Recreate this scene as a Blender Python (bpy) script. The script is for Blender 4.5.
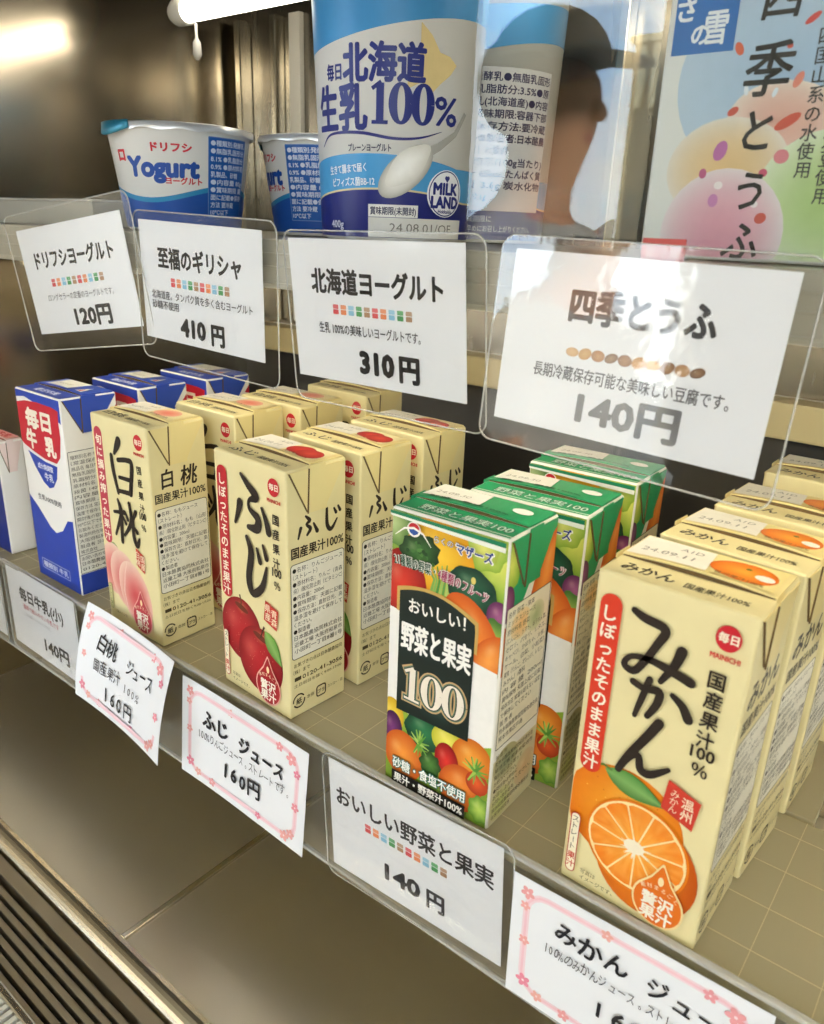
import bpy, bmesh, math, random
from mathutils import Vector, Matrix, Euler

for o in list(bpy.data.objects):
    bpy.data.objects.remove(o, do_unlink=True)
SC = bpy.context.scene
COL = SC.collection
R = math.radians
random.seed(7)

# ------------------------------------------------------------------ camera
FPX = 780.25
cam_d = bpy.data.cameras.new('camera')
cam = bpy.data.objects.new('camera', cam_d)
COL.objects.link(cam)
cam_d.sensor_fit = 'VERTICAL'
cam_d.sensor_height = 36.0
cam_d.sensor_width = 36.0
cam_d.lens = 36.0 * FPX / 1024.0
cam_d.clip_start = 0.01
_yaw, _pit, _rol = R(-37.8226), R(-20.0273), R(2.1358)
_f = Vector((math.sin(_yaw) * math.cos(_pit), math.cos(_yaw) * math.cos(_pit), math.sin(_pit)))
_r = _f.cross(Vector((0, 0, 1))).normalized()
_u = _r.cross(_f)
_r2 = _r * math.cos(_rol) + _u * math.sin(_rol)
_u2 = _u * math.cos(_rol) - _r * math.sin(_rol)
_m = Matrix((_r2, _u2, -_f)).transposed().to_4x4()
_m.translation = Vector((0.10558, -0.32018, 0.21257))
cam.matrix_world = _m
cam_d.dof.use_dof = True
cam_d.dof.focus_distance = 0.36
cam_d.dof.aperture_fstop = 20.0
SC.camera = cam

# ------------------------------------------------------------------ view, sky, sun
SC.view_settings.view_transform = 'Standard'
SC.view_settings.look = 'None'
SC.view_settings.gamma = 1.0
SC.view_settings.use_curve_mapping = False
SC.view_settings.exposure = -0.98
SC.cycles.transparent_max_bounces = 24
SC.cycles.max_bounces = 10

SKY = 19.0
world = bpy.data.worlds.new('sky')
SC.world = world
world.use_nodes = True
wn = world.node_tree
wn.nodes.clear()
w_out = wn.nodes.new('ShaderNodeOutputWorld')
w_bg = wn.nodes.new('ShaderNodeBackground')
w_tc = wn.nodes.new('ShaderNodeTexCoord')
w_no = wn.nodes.new('ShaderNodeTexNoise')
w_no.inputs['Scale'].default_value = 3.2
w_no.inputs['Detail'].default_value = 6.0
w_no.inputs['Roughness'].default_value = 0.55
w_cr = wn.nodes.new('ShaderNodeValToRGB')
w_cr.color_ramp.elements[0].position = 0.40
w_cr.color_ramp.elements[0].color = (0.50, 0.70, 0.98, 1)
w_cr.color_ramp.elements[1].position = 0.54
w_cr.color_ramp.elements[1].color = (0.97, 0.98, 1.0, 1)
wn.links.new(w_tc.outputs['Generated'], w_no.inputs['Vector'])
wn.links.new(w_no.outputs['Fac'], w_cr.inputs['Fac'])
wn.links.new(w_cr.outputs['Color'], w_bg.inputs['Color'])
w_bg.inputs['Strength'].default_value = SKY
wn.links.new(w_bg.outputs['Background'], w_out.inputs['Surface'])

sun_d = bpy.data.lights.new('sun', 'SUN')
sun_d.energy = 62.0
sun_d.angle = R(0.6)
sun_d.color = (1.0, 0.95, 0.86)
sun = bpy.data.objects.new('sun', sun_d)
COL.objects.link(sun)
sun.rotation_euler = Vector((.93, .05, .34)).to_track_quat('Z', 'Y').to_euler()     # low sun through the added side window
CEIL_LAMP = 12.0
SHELF_LAMP = 27.0
CASE_TUBE = 16.0

# ------------------------------------------------------------------ helpers: materials
def lin(c):
    return c / 12.92 if c <= 0.04045 else ((c + 0.055) / 1.055) ** 2.4
def hexc(h):
    h = h.lstrip('#')
    return tuple(int(h[i:i + 2], 16) / 255 for i in (0, 2, 4))
def col(c):
    if isinstance(c, str):
        c = hexc(c)
    return tuple(lin(max(0, min(1, x))) for x in c[:3])
def mix(a, b, t):
    a = hexc(a) if isinstance(a, str) else a
    b = hexc(b) if isinstance(b, str) else b
    t = max(0.0, min(1.0, t))
    return tuple(a[i] + (b[i] - a[i]) * t for i in range(3))
MATS = {}
def mat(name, c='#808080', rough=0.5, metal=0.0, var=0.0, scale=40.0, spec=0.5, bump=0.0, stretch=None, rvar=0.0, emit=0.0):
    if name in MATS:
        return MATS[name]
    m = bpy.data.materials.new(name)
    m.use_nodes = True
    nt = m.node_tree
    b = nt.nodes['Principled BSDF']
    cl = col(c)
    b.inputs['Base Color'].default_value = (*cl, 1)
    b.inputs['Roughness'].default_value = rough
    b.inputs['Metallic'].default_value = metal
    b.inputs['Specular IOR Level'].default_value = spec
    if emit:
        b.inputs['Emission Color'].default_value = (*cl, 1)
        b.inputs['Emission Strength'].default_value = emit
    if var or bump or rvar:
        tc = nt.nodes.new('ShaderNodeTexCoord')
        mp = nt.nodes.new('ShaderNodeMapping')
        no = nt.nodes.new('ShaderNodeTexNoise')
        no.inputs['Scale'].default_value = scale
        no.inputs['Detail'].default_value = 5
        if stretch:
            mp.inputs['Scale'].default_value = stretch
        nt.links.new(tc.outputs['Object'], mp.inputs['Vector'])
        nt.links.new(mp.outputs['Vector'], no.inputs['Vector'])
        if var:
            mx = nt.nodes.new('ShaderNodeMix')
            mx.data_type = 'RGBA'
            mx.inputs[6].default_value = (*[x * (1 - var) for x in cl], 1)
            mx.inputs[7].default_value = (*[min(1, x * (1 + var)) for x in cl], 1)
            nt.links.new(no.outputs['Fac'], mx.inputs[0])
            nt.links.new(mx.outputs[2], b.inputs['Base Color'])
        if rvar:
            mr = nt.nodes.new('ShaderNodeMapRange')
            mr.inputs['To Min'].default_value = max(0.02, rough - rvar)
            mr.inputs['To Max'].default_value = rough + rvar
            nt.links.new(no.outputs['Fac'], mr.inputs['Value'])
            nt.links.new(mr.outputs['Result'], b.inputs['Roughness'])
        if bump:
            bp = nt.nodes.new('ShaderNodeBump')
            bp.inputs['Strength'].default_value = bump
            bp.inputs['Distance'].default_value = 0.0006
            nt.links.new(no.outputs['Fac'], bp.inputs['Height'])
            nt.links.new(bp.outputs['Normal'], b.inputs['Normal'])
    MATS[name] = m
    return m
def clear(name, tint=(1, 1, 1), rough=0.03, ior=1.5, bump=0.0, haze=0.0, hcol=(0.85, 0.85, 0.82), glow=0.0):
    """thin clear plastic or glass: light passes straight, surface reflects by Fresnel"""
    if name in MATS:
        return MATS[name]
    m = bpy.data.materials.new(name)
    m.use_nodes = True
    nt = m.node_tree
    nt.nodes.clear()
    out = nt.nodes.new('ShaderNodeOutputMaterial')
    tr = nt.nodes.new('ShaderNodeBsdfTransparent')
    tr.inputs['Color'].default_value = (*tint, 1)
    gl = nt.nodes.new('ShaderNodeBsdfGlossy')
    gl.inputs['Roughness'].default_value = rough
    # Schlick reflectance, the same from both sides of the thin sheet
    f0 = ((ior - 1) / (ior + 1)) ** 2
    ge = nt.nodes.new('ShaderNodeNewGeometry')
    fr = nt.nodes.new('ShaderNodeVectorMath')
    fr.operation = 'DOT_PRODUCT'
    nt.links.new(ge.outputs['Normal'], fr.inputs[0])
    nt.links.new(ge.outputs['Incoming'], fr.inputs[1])
    def math_node(op, a, b):
        n_ = nt.nodes.new('ShaderNodeMath')
        n_.operation = op
        for k, v in enumerate((a, b)):
            if v is None:
                continue
            if isinstance(v, (int, float)):
                n_.inputs[k].default_value = v
            else:
                nt.links.new(v, n_.inputs[k])
        return n_.outputs[0]
    q = math_node('SUBTRACT', 1.0, math_node('ABSOLUTE', fr.outputs['Value'], None))
    q = math_node('POWER', math_node('MAXIMUM', q, 0.0), 5.0)
    q = math_node('ADD', math_node('MULTIPLY', q, 1 - f0), f0)
    mx = nt.nodes.new('ShaderNodeMixShader')
    nt.links.new(q, mx.inputs['Fac'])
    base = tr
    if haze:
        df = nt.nodes.new('ShaderNodeBsdfDiffuse')
        df.inputs['Color'].default_value = (*hcol, 1)
        m2 = nt.nodes.new('ShaderNodeMixShader')
        m2.inputs['Fac'].default_value = haze
        nt.links.new(tr.outputs[0], m2.inputs[1])
        if glow:      # cloudy plastic also lets scattered light through
            tl = nt.nodes.new('ShaderNodeBsdfTranslucent')
            tl.inputs['Color'].default_value = (*hcol, 1)
            m3 = nt.nodes.new('ShaderNodeMixShader')
            m3.inputs['Fac'].default_value = glow
            nt.links.new(df.outputs[0], m3.inputs[1])
            nt.links.new(tl.outputs[0], m3.inputs[2])
            df = m3
        nt.links.new(df.outputs[0], m2.inputs[2])
        base = m2
    nt.links.new(base.outputs[0], mx.inputs[1])
    nt.links.new(gl.outputs[0], mx.inputs[2])
    if bump:
        tc = nt.nodes.new('ShaderNodeTexCoord')
        no = nt.nodes.new('ShaderNodeTexNoise')
        no.inputs['Scale'].default_value = 60
        no.inputs['Detail'].default_value = 3
        bp = nt.nodes.new('ShaderNodeBump')
        bp.inputs['Strength'].default_value = bump
        bp.inputs['Distance'].default_value = 0.0008
        nt.links.new(tc.outputs['Object'], no.inputs['Vector'])
        nt.links.new(no.outputs['Fac'], bp.inputs['Height'])
        nt.links.new(bp.outputs['Normal'], gl.inputs['Normal'])
        nt.links.new(bp.outputs['Normal'], fr.inputs[0])
    nt.links.new(mx.outputs[0], out.inputs['Surface'])
    MATS[name] = m
    return m
def print_mat(name, rough=0.38, grain=0.05, metal=0.0):
    """flat print: ink colour kept in a colour attribute, paper grain from noise"""
    if name in MATS:
        return MATS[name]
    m = bpy.data.materials.new(name)
    m.use_nodes = True
    nt = m.node_tree
    b = nt.nodes['Principled BSDF']
    at = nt.nodes.new('ShaderNodeAttribute')
    at.attribute_name = 'Col'
    no = nt.nodes.new('ShaderNodeTexNoise')
    no.inputs['Scale'].default_value = 300
    tc = nt.nodes.new('ShaderNodeTexCoord')
    nt.links.new(tc.outputs['Object'], no.inputs['Vector'])
    mr = nt.nodes.new('ShaderNodeMapRange')
    mr.inputs['To Min'].default_value = 1 - grain
    mr.inputs['To Max'].default_value = 1 + grain
    nt.links.new(no.outputs['Fac'], mr.inputs['Value'])
    vm = nt.nodes.new('ShaderNodeVectorMath')
    vm.operation = 'SCALE'
    nt.links.new(at.outputs['Color'], vm.inputs[0])
    nt.links.new(mr.outputs['Result'], vm.inputs['Scale'])
    nt.links.new(vm.outputs['Vector'], b.inputs['Base Color'])
    b.inputs['Roughness'].default_value = rough
    b.inputs['Metallic'].default_value = metal
    b.inputs['Specular IOR Level'].default_value = 0.3
    MATS[name] = m
    return m

# ------------------------------------------------------------------ helpers: objects
def link(o, parent=None, label=None, cat=None, group=None, kind=None):
    COL.objects.link(o)
    if parent is not None:
        o.parent = parent
    if label:
        o['label'] = label
    if cat:
        o['category'] = cat
    if group:
        o['group'] = group
    if kind:
        o['kind'] = kind
    return o
def empty(name, loc=(0, 0, 0), rot=(0, 0, 0), label=None, cat=None, group=None):
    o = bpy.data.objects.new(name, None)
    o.empty_display_size = 0.01
    o.location = loc
    o.rotation_euler = rot
    return link(o, None, label, cat, group)
def bm_obj(name, bm, material, parent=None, smooth=False, **kw):
    me = bpy.data.meshes.new(name)
    bmesh.ops.recalc_face_normals(bm, faces=bm.faces)
    bm.to_mesh(me)
    bm.free()
    if smooth:
        for p in me.polygons:
            p.use_smooth = True
    if material:
        me.materials.append(material)
    return link(bpy.data.objects.new(name, me), parent, **kw)
def box_bm(bm, x0, x1, y0, y1, z0, z1, bevel=0.0, seg=2):
    r = bmesh.ops.create_cube(bm, size=1.0)
    vs = r['verts']
    for v in vs:
        v.co = Vector((x0 + (v.co.x + .5) * (x1 - x0), y0 + (v.co.y + .5) * (y1 - y0), z0 + (v.co.z + .5) * (z1 - z0)))
    if bevel:
        es = list({e for v in vs for e in v.link_edges})
        bmesh.ops.bevel(bm, geom=es, offset=bevel, segments=seg, affect='EDGES', profile=0.6)
def box(name, x0, x1, y0, y1, z0, z1, m, parent=None, bevel=0.0, seg=2, smooth=False, **kw):
    bm = bmesh.new()
    box_bm(bm, x0, x1, y0, y1, z0, z1, bevel, seg)
    return bm_obj(name, bm, m, parent, smooth, **kw)
def prism(bm, pts, f, t):
    """2D outline pts -> slab; f(u, v, w) gives the 3D point, w in 0..t"""
    a = [bm.verts.new(f(u, v, 0.0)) for u, v in pts]
    b = [bm.verts.new(f(u, v, t)) for u, v in pts]
    n = len(pts)
    bm.faces.new(list(reversed(a)))
    bm.faces.new(b)
    for i in range(n):
        bm.faces.new((a[i], a[(i + 1) % n], b[(i + 1) % n], b[i]))
def rrect(x0, x1, y0, y1, r, n=5):
    pts = []
    for cx, cy, a0 in ((x1 - r, y0 + r, -90), (x1 - r, y1 - r, 0), (x0 + r, y1 - r, 90), (x0 + r, y0 + r, 180)):
        for i in range(n + 1):
            a = R(a0 + 90 * i / n)
            pts.append((cx + r * math.cos(a), cy + r * math.sin(a)))
    return pts
def tube_bm(bm, pts, rad, n=8, closed=False):
    pts = [Vector(p) for p in pts]
    rings = []
    N = len(pts)
    for i, p in enumerate(pts):
        if closed:
            t = (pts[(i + 1) % N] - pts[i - 1]).normalized()
        else:
            t = (pts[min(i + 1, N - 1)] - pts[max(i - 1, 0)]).normalized()
        a = Vector((0, 0, 1)) if abs(t.z) < 0.9 else Vector((0, 1, 0))
        s = t.cross(a).normalized()
        w = s.cross(t)
        rr = rad[i] if isinstance(rad, (list, tuple)) else rad
        rings.append([bm.verts.new(p + s * rr * math.cos(2 * math.pi * k / n) + w * rr * math.sin(2 * math.pi * k / n)) for k in range(n)])
    for i in range(N if closed else N - 1):
        A, B = rings[i], rings[(i + 1) % N]
        for k in range(n):
            bm.faces.new((A[k], A[(k + 1) % n], B[(k + 1) % n], B[k]))
    if not closed:
        bm.faces.new(list(reversed(rings[0])))
        bm.faces.new(rings[-1])
def lathe_bm(bm, prof, n=64, cap0=True, cap1=True):
    rings = [[bm.verts.new((r * math.cos(2 * math.pi * k / n), r * math.sin(2 * math.pi * k / n), z)) for k in range(n)] for r, z in prof]
    for A, B in zip(rings, rings[1:]):
        for k in range(n):
            bm.faces.new((A[k], A[(k + 1) % n], B[(k + 1) % n], B[k]))
    if cap0:
        bm.faces.new(list(reversed(rings[0])))
    if cap1:
        bm.faces.new(rings[-1])
def copy_tree(o, parent=None):
    c = o.copy()
    COL.objects.link(c)
    c.parent = parent
    for ch in [x for x in bpy.data.objects if x.parent == o]:
        copy_tree(ch, c)
    return c

# ------------------------------------------------------------------ helpers: flat print (vector art as thin mesh layers)
_tc = bpy.data.curves.new('lettering_source', 'FONT')
_to = bpy.data.objects.new('lettering_source', _tc)
COL.objects.link(_to)
_GL = {}
def glyphs(s, bold=0.0, res=2):
    k = (s, round(bold, 4), res)
    if k not in _GL:
        _tc.body = s
        _tc.offset = bold
        _tc.resolution_u = res
        bpy.context.view_layer.update()
        ev = _to.evaluated_get(bpy.context.evaluated_depsgraph_get())
        me = ev.to_mesh()
        vs = [(v.co.x, v.co.y) for v in me.vertices]
        fs = [tuple(p.vertices) for p in me.polygons]
        ev.to_mesh_clear()
        _GL[k] = (vs, fs)
    return _GL[k]
def weight(s, bold, res, h):
    """heavier weight: a few shifted copies on hair-thin layers"""
    b0 = 0.0
    vs, fs = glyphs(s, b0, res)
    d = bold - b0
    sh = [(0.0, 0.0)]
    if d >= 0.015 or (d >= .006 and h >= 3.2):
        k = 6 if d < .03 else 10
        sh += [(d * math.cos(2 * math.pi * i / k), d * math.sin(2 * math.pi * i / k)) for i in range(k)]
    return vs, fs, sh
EPS = 0.006   # mm between print layers
class Art:
    """flat artwork on one face, in millimetres; parts are named groups of ink"""
    def __init__(self, fmap, clip=None, base=0.03, eps=EPS):
        self.eps = eps
        self.fmap, self.clip, self.base = fmap, clip, base
        self.parts, self.order, self.cur, self.layer = {}, [], None, 0
    def part(self, name):
        self.cur = name
        if name not in self.parts:
            self.parts[name] = ([], [], [])
            self.order.append(name)
        return self
    def add(self, pts, faces, colours, percorner=False, step=1.0):
        V, F, C = self.parts[self.cur]
        o = len(V)
        self.layer += step
        off = self.base + self.layer * self.eps
        c = self.clip
        for (u, v) in pts:
            if c:
                u = min(max(u, c[0]), c[1])
                v = min(max(v, c[2]), c[3])
            V.append((u, v, off))
        for i, f in enumerate(faces):
            F.append([o + j for j in f])
            C.append([colours[j] for j in f] if percorner else [colours] * len(f))
    def poly(self, pts, c):
        self.add(pts, [tuple(range(len(pts)))], col(c))
    def rect(self, x0, y0, x1, y1, c, r=0):
        self.poly(rrect(x0, x1, y0, y1, r) if r else [(x0, y0), (x1, y0), (x1, y1), (x0, y1)], c)
    def frame(self, x0, y0, x1, y1, c, w=0.4, r=0, fill=None):
        if fill:
            self.rect(x0, y0, x1, y1, fill, r)
        a = rrect(x0, x1, y0, y1, max(r, .01))
        self.line(a + [a[0]], w, c)
    def ell(self, cx, cy, rx, ry, c, rot=0, n=28):
        ca, sa = math.cos(R(rot)), math.sin(R(rot))
        self.poly([(cx + rx * math.cos(t) * ca - ry * math.sin(t) * sa, cy + rx * math.cos(t) * sa + ry * math.sin(t) * ca) for t in [2 * math.pi * i / n for i in range(n)]], c)
    def ring(self, cx, cy, r, w, c, n=28):
        a = [(cx + r * math.cos(2 * math.pi * i / n), cy + r * math.sin(2 * math.pi * i / n)) for i in range(n + 1)]
        self.line(a, w, c)
    def line(self, pts, w, c):
        L, Rr = [], []
        n = len(pts)
        ws = w if isinstance(w, (list, tuple)) else [w] * n
        for i in range(n):
            x0, y0 = pts[max(i - 1, 0)]
            x1, y1 = pts[min(i + 1, n - 1)]
            if n > 3 and pts[0] == pts[-1] and i in (0, n - 1):
                x0, y0 = pts[-2]
                x1, y1 = pts[1]
            d = math.hypot(x1 - x0, y1 - y0) or 1
            nx, ny = -(y1 - y0) / d, (x1 - x0) / d
            L.append((pts[i][0] + nx * ws[i] / 2, pts[i][1] + ny * ws[i] / 2))
            Rr.append((pts[i][0] - nx * ws[i] / 2, pts[i][1] - ny * ws[i] / 2))
        self.add(L + Rr, [(i, n + i, n + i + 1, i + 1) for i in range(n - 1)], col(c))
    def spline(self, pts, k=6):
        P = [pts[0]] + list(pts) + [pts[-1]]
        out = []
        for i in range(1, len(P) - 2):
            p0, p1, p2, p3 = P[i - 1:i + 3]
            for j in range(k):
                t = j / k
                out.append(tuple(0.5 * (2 * b + (c_ - a) * t + (2 * a - 5 * b + 4 * c_ - d) * t * t + (3 * b - a - 3 * c_ + d) * t ** 3) for a, b, c_, d in zip(p0, p1, p2, p3)))
        out.append(tuple(pts[-1]))
        return out
    def brush(self, pts, w, c):
        """brush stroke: pts (u, v) and widths w (list or number)"""
        ws = w if isinstance(w, (list, tuple)) else [w] * len(pts)
        q = self.spline([(x, y, a) for (x, y), a in zip(pts, ws)])
        self.line([(a, b) for a, b, _ in q], [k for _, _, k in q], c)
        self.ell(q[0][0], q[0][1], q[0][2] / 2, q[0][2] / 2, c, n=10)
        self.ell(q[-1][0], q[-1][1], q[-1][2] / 2, q[-1][2] / 2, c, n=10)
    def text(self, s, x, y, h, c, bold=0.0, align='l', fit=None, rot=0, res=2, sx=1.0, slant=0.0, grad=None):
        vs, fs, sh = weight(s, bold, res, h)
        if not vs:
            return
        x0 = min(v[0] for v in vs)
        x1 = max(v[0] for v in vs)
        if fit:
            sx = fit / ((x1 - x0) * h)
        dx = {'l': -x0, 'c': -(x0 + x1) / 2, 'r': -x1}[align]
        ca, sa = math.cos(R(rot)), math.sin(R(rot))
        for k, (ox, oy) in enumerate(sh):
            pts = []
            for a, b in vs:
                p, q = ((a + dx) * sx + ox) * h + b * h * slant, (b + oy) * h
                pts.append((x + p * ca - q * sa, y + p * sa + q * ca))
            self.add(pts, fs, col(c), step=1.0 if k == 0 else .25)
    def vtext(self, s, x, y, h, c, bold=0.0, pitch=None, sx=1.0, rot=0):
        """vertical lettering, first character's cell top at y, centred on x"""
        pitch = pitch or h
        for i, ch in enumerate(s):
            if ch in ' ':
                continue
            vs, fs, sh = weight(ch, bold, 2, h)
            if not vs:
                continue
            xm = (min(v[0] for v in vs) + max(v[0] for v in vs)) / 2
            ymid = 0.37 if ord(ch) > 0x2000 else 0.36
            cy = y - pitch * (i + .5)
            for k, (ox, oy) in enumerate(sh):
                if ch == 'ー':
                    pts = [(x + (b - ymid + oy) * h, cy - (a - xm + ox) * h) for a, b in vs]
                else:
                    pts = [(x + ((a - xm) * sx + ox) * h, cy + (b - ymid + oy) * h) for a, b in vs]
                self.add(pts, fs, col(c), step=(1.0 if i == 0 else .1) if k == 0 else .1)
    def hand(self, s, x, y, h, c, bold=0.0, fit=None, seed=1, drift=0.0):
        """handwritten line: every character set with its own tilt and height"""
        rnd = random.Random(seed)
        adv = [0.55 if ord(ch) < 0x2000 else 0.92 for ch in s]
        tot = sum(adv) * h
        k = (fit / tot) if fit else 1.0
        px = x
        for ch, a in zip(s, adv):
            if ch != ' ':
                self.text(ch, px + a * h * k / 2, y + rnd.uniform(-.05, .05) * h + drift * (px - x), h * rnd.uniform(.88, 1.06), c, bold, 'c', rot=rnd.uniform(-7, 7), sx=min(1, k) * rnd.uniform(.9, 1.0), slant=rnd.uniform(-.05, .12))
            px += a * h * k
    def lines(self, rows, x, y, h, lead, c, bold=0.0, width=None):
        for i, s in enumerate(rows):
            if s:
                self.text(s, x, y - i * lead, h, c, bold, fit=min(width, 99) if (width and len(s) > 11) else None)
    def blob(self, cx, cy, rx, ry, fn, rot=0, n=30, m=8, lobe=0.0, lobes=5, clip=None):
        """printed picture patch: polar grid, colour fn(x, y, r) with x, y, r in unit disc"""
        ca, sa = math.cos(R(rot)), math.sin(R(rot))
        pts, cs = [(cx, cy)], [col(fn(0, 0, 0))]
        for j in range(1, m + 1):
            for i in range(n):
                t = 2 * math.pi * i / n
                k = 1 + lobe * math.cos(lobes * t)
                x, y = math.cos(t) * j / m, math.sin(t) * j / m
                px, py = x * rx * k, y * ry * k
                pts.append((cx + px * ca - py * sa, cy + px * sa + py * ca))
                cs.append(col(fn(x, y, j / m)))
        fs = [(0, 1 + i, 1 + (i + 1) % n) for i in range(n)]
        for j in range(m - 1):
            for i in range(n):
                a, b = 1 + j * n + i, 1 + j * n + (i + 1) % n
                fs.append((a, a + n, b + n, b))
        old = self.clip
        if clip:
            self.clip = clip
        self.add(pts, fs, cs, True)
        self.clip = old
    def build(self, parent, material, cut=None):
        out = []
        for name in self.order:
            V, F, C = self.parts[name]
            if not V:
                continue
            me = bpy.data.meshes.new(name)
            if cut:      # curved surface: split the ink so that it can follow the curve
                me.from_pydata([(u, v, o) for u, v, o in V], [], F)
                ca = me.color_attributes.new('Col', 'FLOAT_COLOR', 'CORNER')
                ca.data.foreach_set('color', [x for f in C for c in f for x in (*c, 1.0)])
                bm = bmesh.new()
                bm.from_mesh(me)
                us = [v[0] for v in V]
                k = math.floor(min(us) / cut) + 1
                while k * cut < max(us):
                    bmesh.ops.bisect_plane(bm, geom=bm.verts[:] + bm.edges[:] + bm.faces[:], dist=1e-5, plane_co=(k * cut, 0, 0), plane_no=(1, 0, 0))
                    k += 1
                for v in bm.verts:
                    v.co = Vector(self.fmap(*v.co))
                bm.to_mesh(me)
                bm.free()
            else:
                me.from_pydata([self.fmap(u, v, o) for u, v, o in V], [], F)
                ca = me.color_attributes.new('Col', 'FLOAT_COLOR', 'CORNER')
                ca.data.foreach_set('color', [x for f in C for c in f for x in (*c, 1.0)])
            me.materials.append(material)
            out.append(link(bpy.data.objects.new(name, me), parent))
        return out
def serif_100(A, x, y, w, h, c, e=0.0, thin=0.0):
    """the numeral 100 in a thick-and-thin book face, x = left edge, y = baseline"""
    k, q = w / 27.0, h / 15.0
    X = lambda v: x + v * k
    Y = lambda v: y + v * q
    A.line([(X(4.2), Y(14.2)), (X(4.0), Y(.9))], 3.3 * k + 2 * e - thin, c)
    A.line([(X(.4) - e, Y(.7)), (X(7.6) + e, Y(.6))], 1.3 * q + 2 * e - thin * .6, c)
    A.line([(X(.6) - e * .6, Y(12.2)), (X(4.6), Y(14.6))], 1.6 * k + 2 * e - thin * .6, c)
    for zx in (13.2, 22.8):
        n = 30
        pts = [(X(zx + 3.5 * math.cos(2 * math.pi * i / n)), Y(7.3 + 6.7 * math.sin(2 * math.pi * i / n))) for i in range(n + 1)]
        A.line(pts, [1.1 * q + (2.5 * k) * abs(math.cos(2 * math.pi * i / n)) ** 1.3 + 2 * e - thin for i in range(n + 1)], c)
M_INK = print_mat('coated_print')
M_PAPERINK = print_mat('paper_print', rough=0.6, grain=0.02)

# ================================================================== SETTING: shop room
M_wall = mat('painted_plaster', '#cfc6b2', 0.8, var=0.05, scale=6)
M_floor = mat('shop_floor_vinyl', '#9a9080', 0.45, var=0.12, scale=9)
M_ceil = mat('ceiling_board', '#dcd8cc', 0.9, var=0.04, scale=8)
FZ, CZ = -1.05, 1.75
X0, X1, Y0, Y1 = -3.4, 3.0, -3.0, 0.75
box('floor', X0, X1, Y0, Y1, FZ - .05, FZ, M_floor, kind='structure')
box('ceiling', X0, X1, Y0, Y1, CZ, CZ + .05, M_ceil, kind='structure')
box('wall_back', X0, X1, Y1, Y1 + .08, FZ, CZ, M_wall, kind='structure')
box('wall_left', X0 - .08, X0, Y0, Y1, FZ, CZ, M_wall, kind='structure')
SW = (-1.38, -.52, .10, 1.71)      # added side window, shaped to sun the shirt and miss the case: y0, y1, z0, z1
bm = bmesh.new()
box_bm(bm, X1, X1 + .08, Y0, SW[0], FZ, CZ)
box_bm(bm, X1, X1 + .08, SW[1], Y1, FZ, CZ)
box_bm(bm, X1, X1 + .08, SW[0], SW[1], FZ, SW[2])
box_bm(bm, X1, X1 + .08, SW[0], SW[1], SW[3], CZ)
bm_obj('wall_right', bm, M_wall, kind='structure')
# street wall with two glazed openings
WIN = [(-3.2, -1.22, -0.45, 1.55), (0.55, 2.8, -0.75, 1.55)]
bm = bmesh.new()
xs = [X0, WIN[0][0], WIN[0][1], WIN[1][0], WIN[1][1], X1]
for a, b in ((0, 1), (2, 3), (4, 5)):
    box_bm(bm, xs[a], xs[b], Y0 - .1, Y0, FZ, CZ)
for wx0, wx1, wz0, wz1 in WIN:
    box_bm(bm, wx0, wx1, Y0 - .1, Y0, FZ, wz0)
    box_bm(bm, wx0, wx1, Y0 - .1, Y0, wz1, CZ)
bm_obj('wall_front', bm, M_wall, kind='structure')
M_alu = mat('brushed_aluminium', '#b9b6ae', 0.35, 1.0, rvar=0.08, scale=30, stretch=(1, 1, 12))
M_pane = clear('window_glass', (0.97, 0.98, 0.97), 0.0, 1.45)
for i, (wx0, wx1, wz0, wz1) in enumerate(WIN):
    w = bpy.data.objects.new('window_%d' % (i + 1), None)
    link(w, kind='structure')
    w.location = (wx0, Y0, wz0)
    L, Hh = wx1 - wx0, wz1 - wz0
    for (a0, a1, c0, c1) in ((0, L, 0, .05), (0, L, Hh - .05, Hh), (0, .05, .05, Hh - .05), (L - .05, L, .05, Hh - .05)):
        box('window_frame', a0, a1, -.09, -.01, c0, c1, M_alu, w, bevel=.004)
    box('pane', .05, L - .05, -.053, -.047, .05, Hh - .05, M_pane, w)

w = bpy.data.objects.new('window_3', None)  # opening added so that low sun reaches the white shirt
link(w, kind='structure')
w.location = (X1, SW[0], SW[2])
L, Hh = SW[1] - SW[0], SW[3] - SW[2]
for (a0, a1, c0, c1) in ((0, L, 0, .03), (0, L, Hh - .03, Hh), (0, .03, .03, Hh - .03), (L - .03, L, .03, Hh - .03)):
    box('window_frame', .01, .07, a0, a1, c0, c1, M_alu, w, bevel=.004)
box('pane', .037, .043, .03, L - .03, .03, Hh - .03, M_pane, w)

# ================================================================== refrigerated display case
M_steel = mat('deck_stainless', '#e6dfce', 0.40, 1.0, var=0.03, scale=5, rvar=0.05, bump=1.0, stretch=(1, 2.5, 1))
M_mirror = mat('side_stainless', '#b9b0a0', 0.20, 1.0, var=0.08, scale=8, rvar=0.04)
M_back = mat('back_stainless', '#9c968b', 0.26, 1.0, var=0.12, scale=10, rvar=0.06, stretch=(8, 1, 1))
M_bright = mat('bright_stainless', '#d6d0c0', 0.22, 1.0, var=0.05, scale=20)
M_dark = mat('canopy_and_shade_dark', '#2b2a2a', 0.5, 0.0, var=0.15, scale=10)  # canopy black, also used as painted shade on the back wall
M_black = mat('grille_slat_metal', '#a79d88', 0.42, 0.85, var=0.1, scale=30)
M_gap = mat('grille_well', '#17140f', 0.7)
M_beige = mat('beige_ledge_paint', '#cdbf92', 0.45, var=0.05, scale=30)
M_white = mat('white_enamel', '#d9d6cc', 0.4, var=0.03, scale=20)
M_grey = mat('grey_fascia_paint', '#77756f', 0.45, var=0.04, scale=20)

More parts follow.
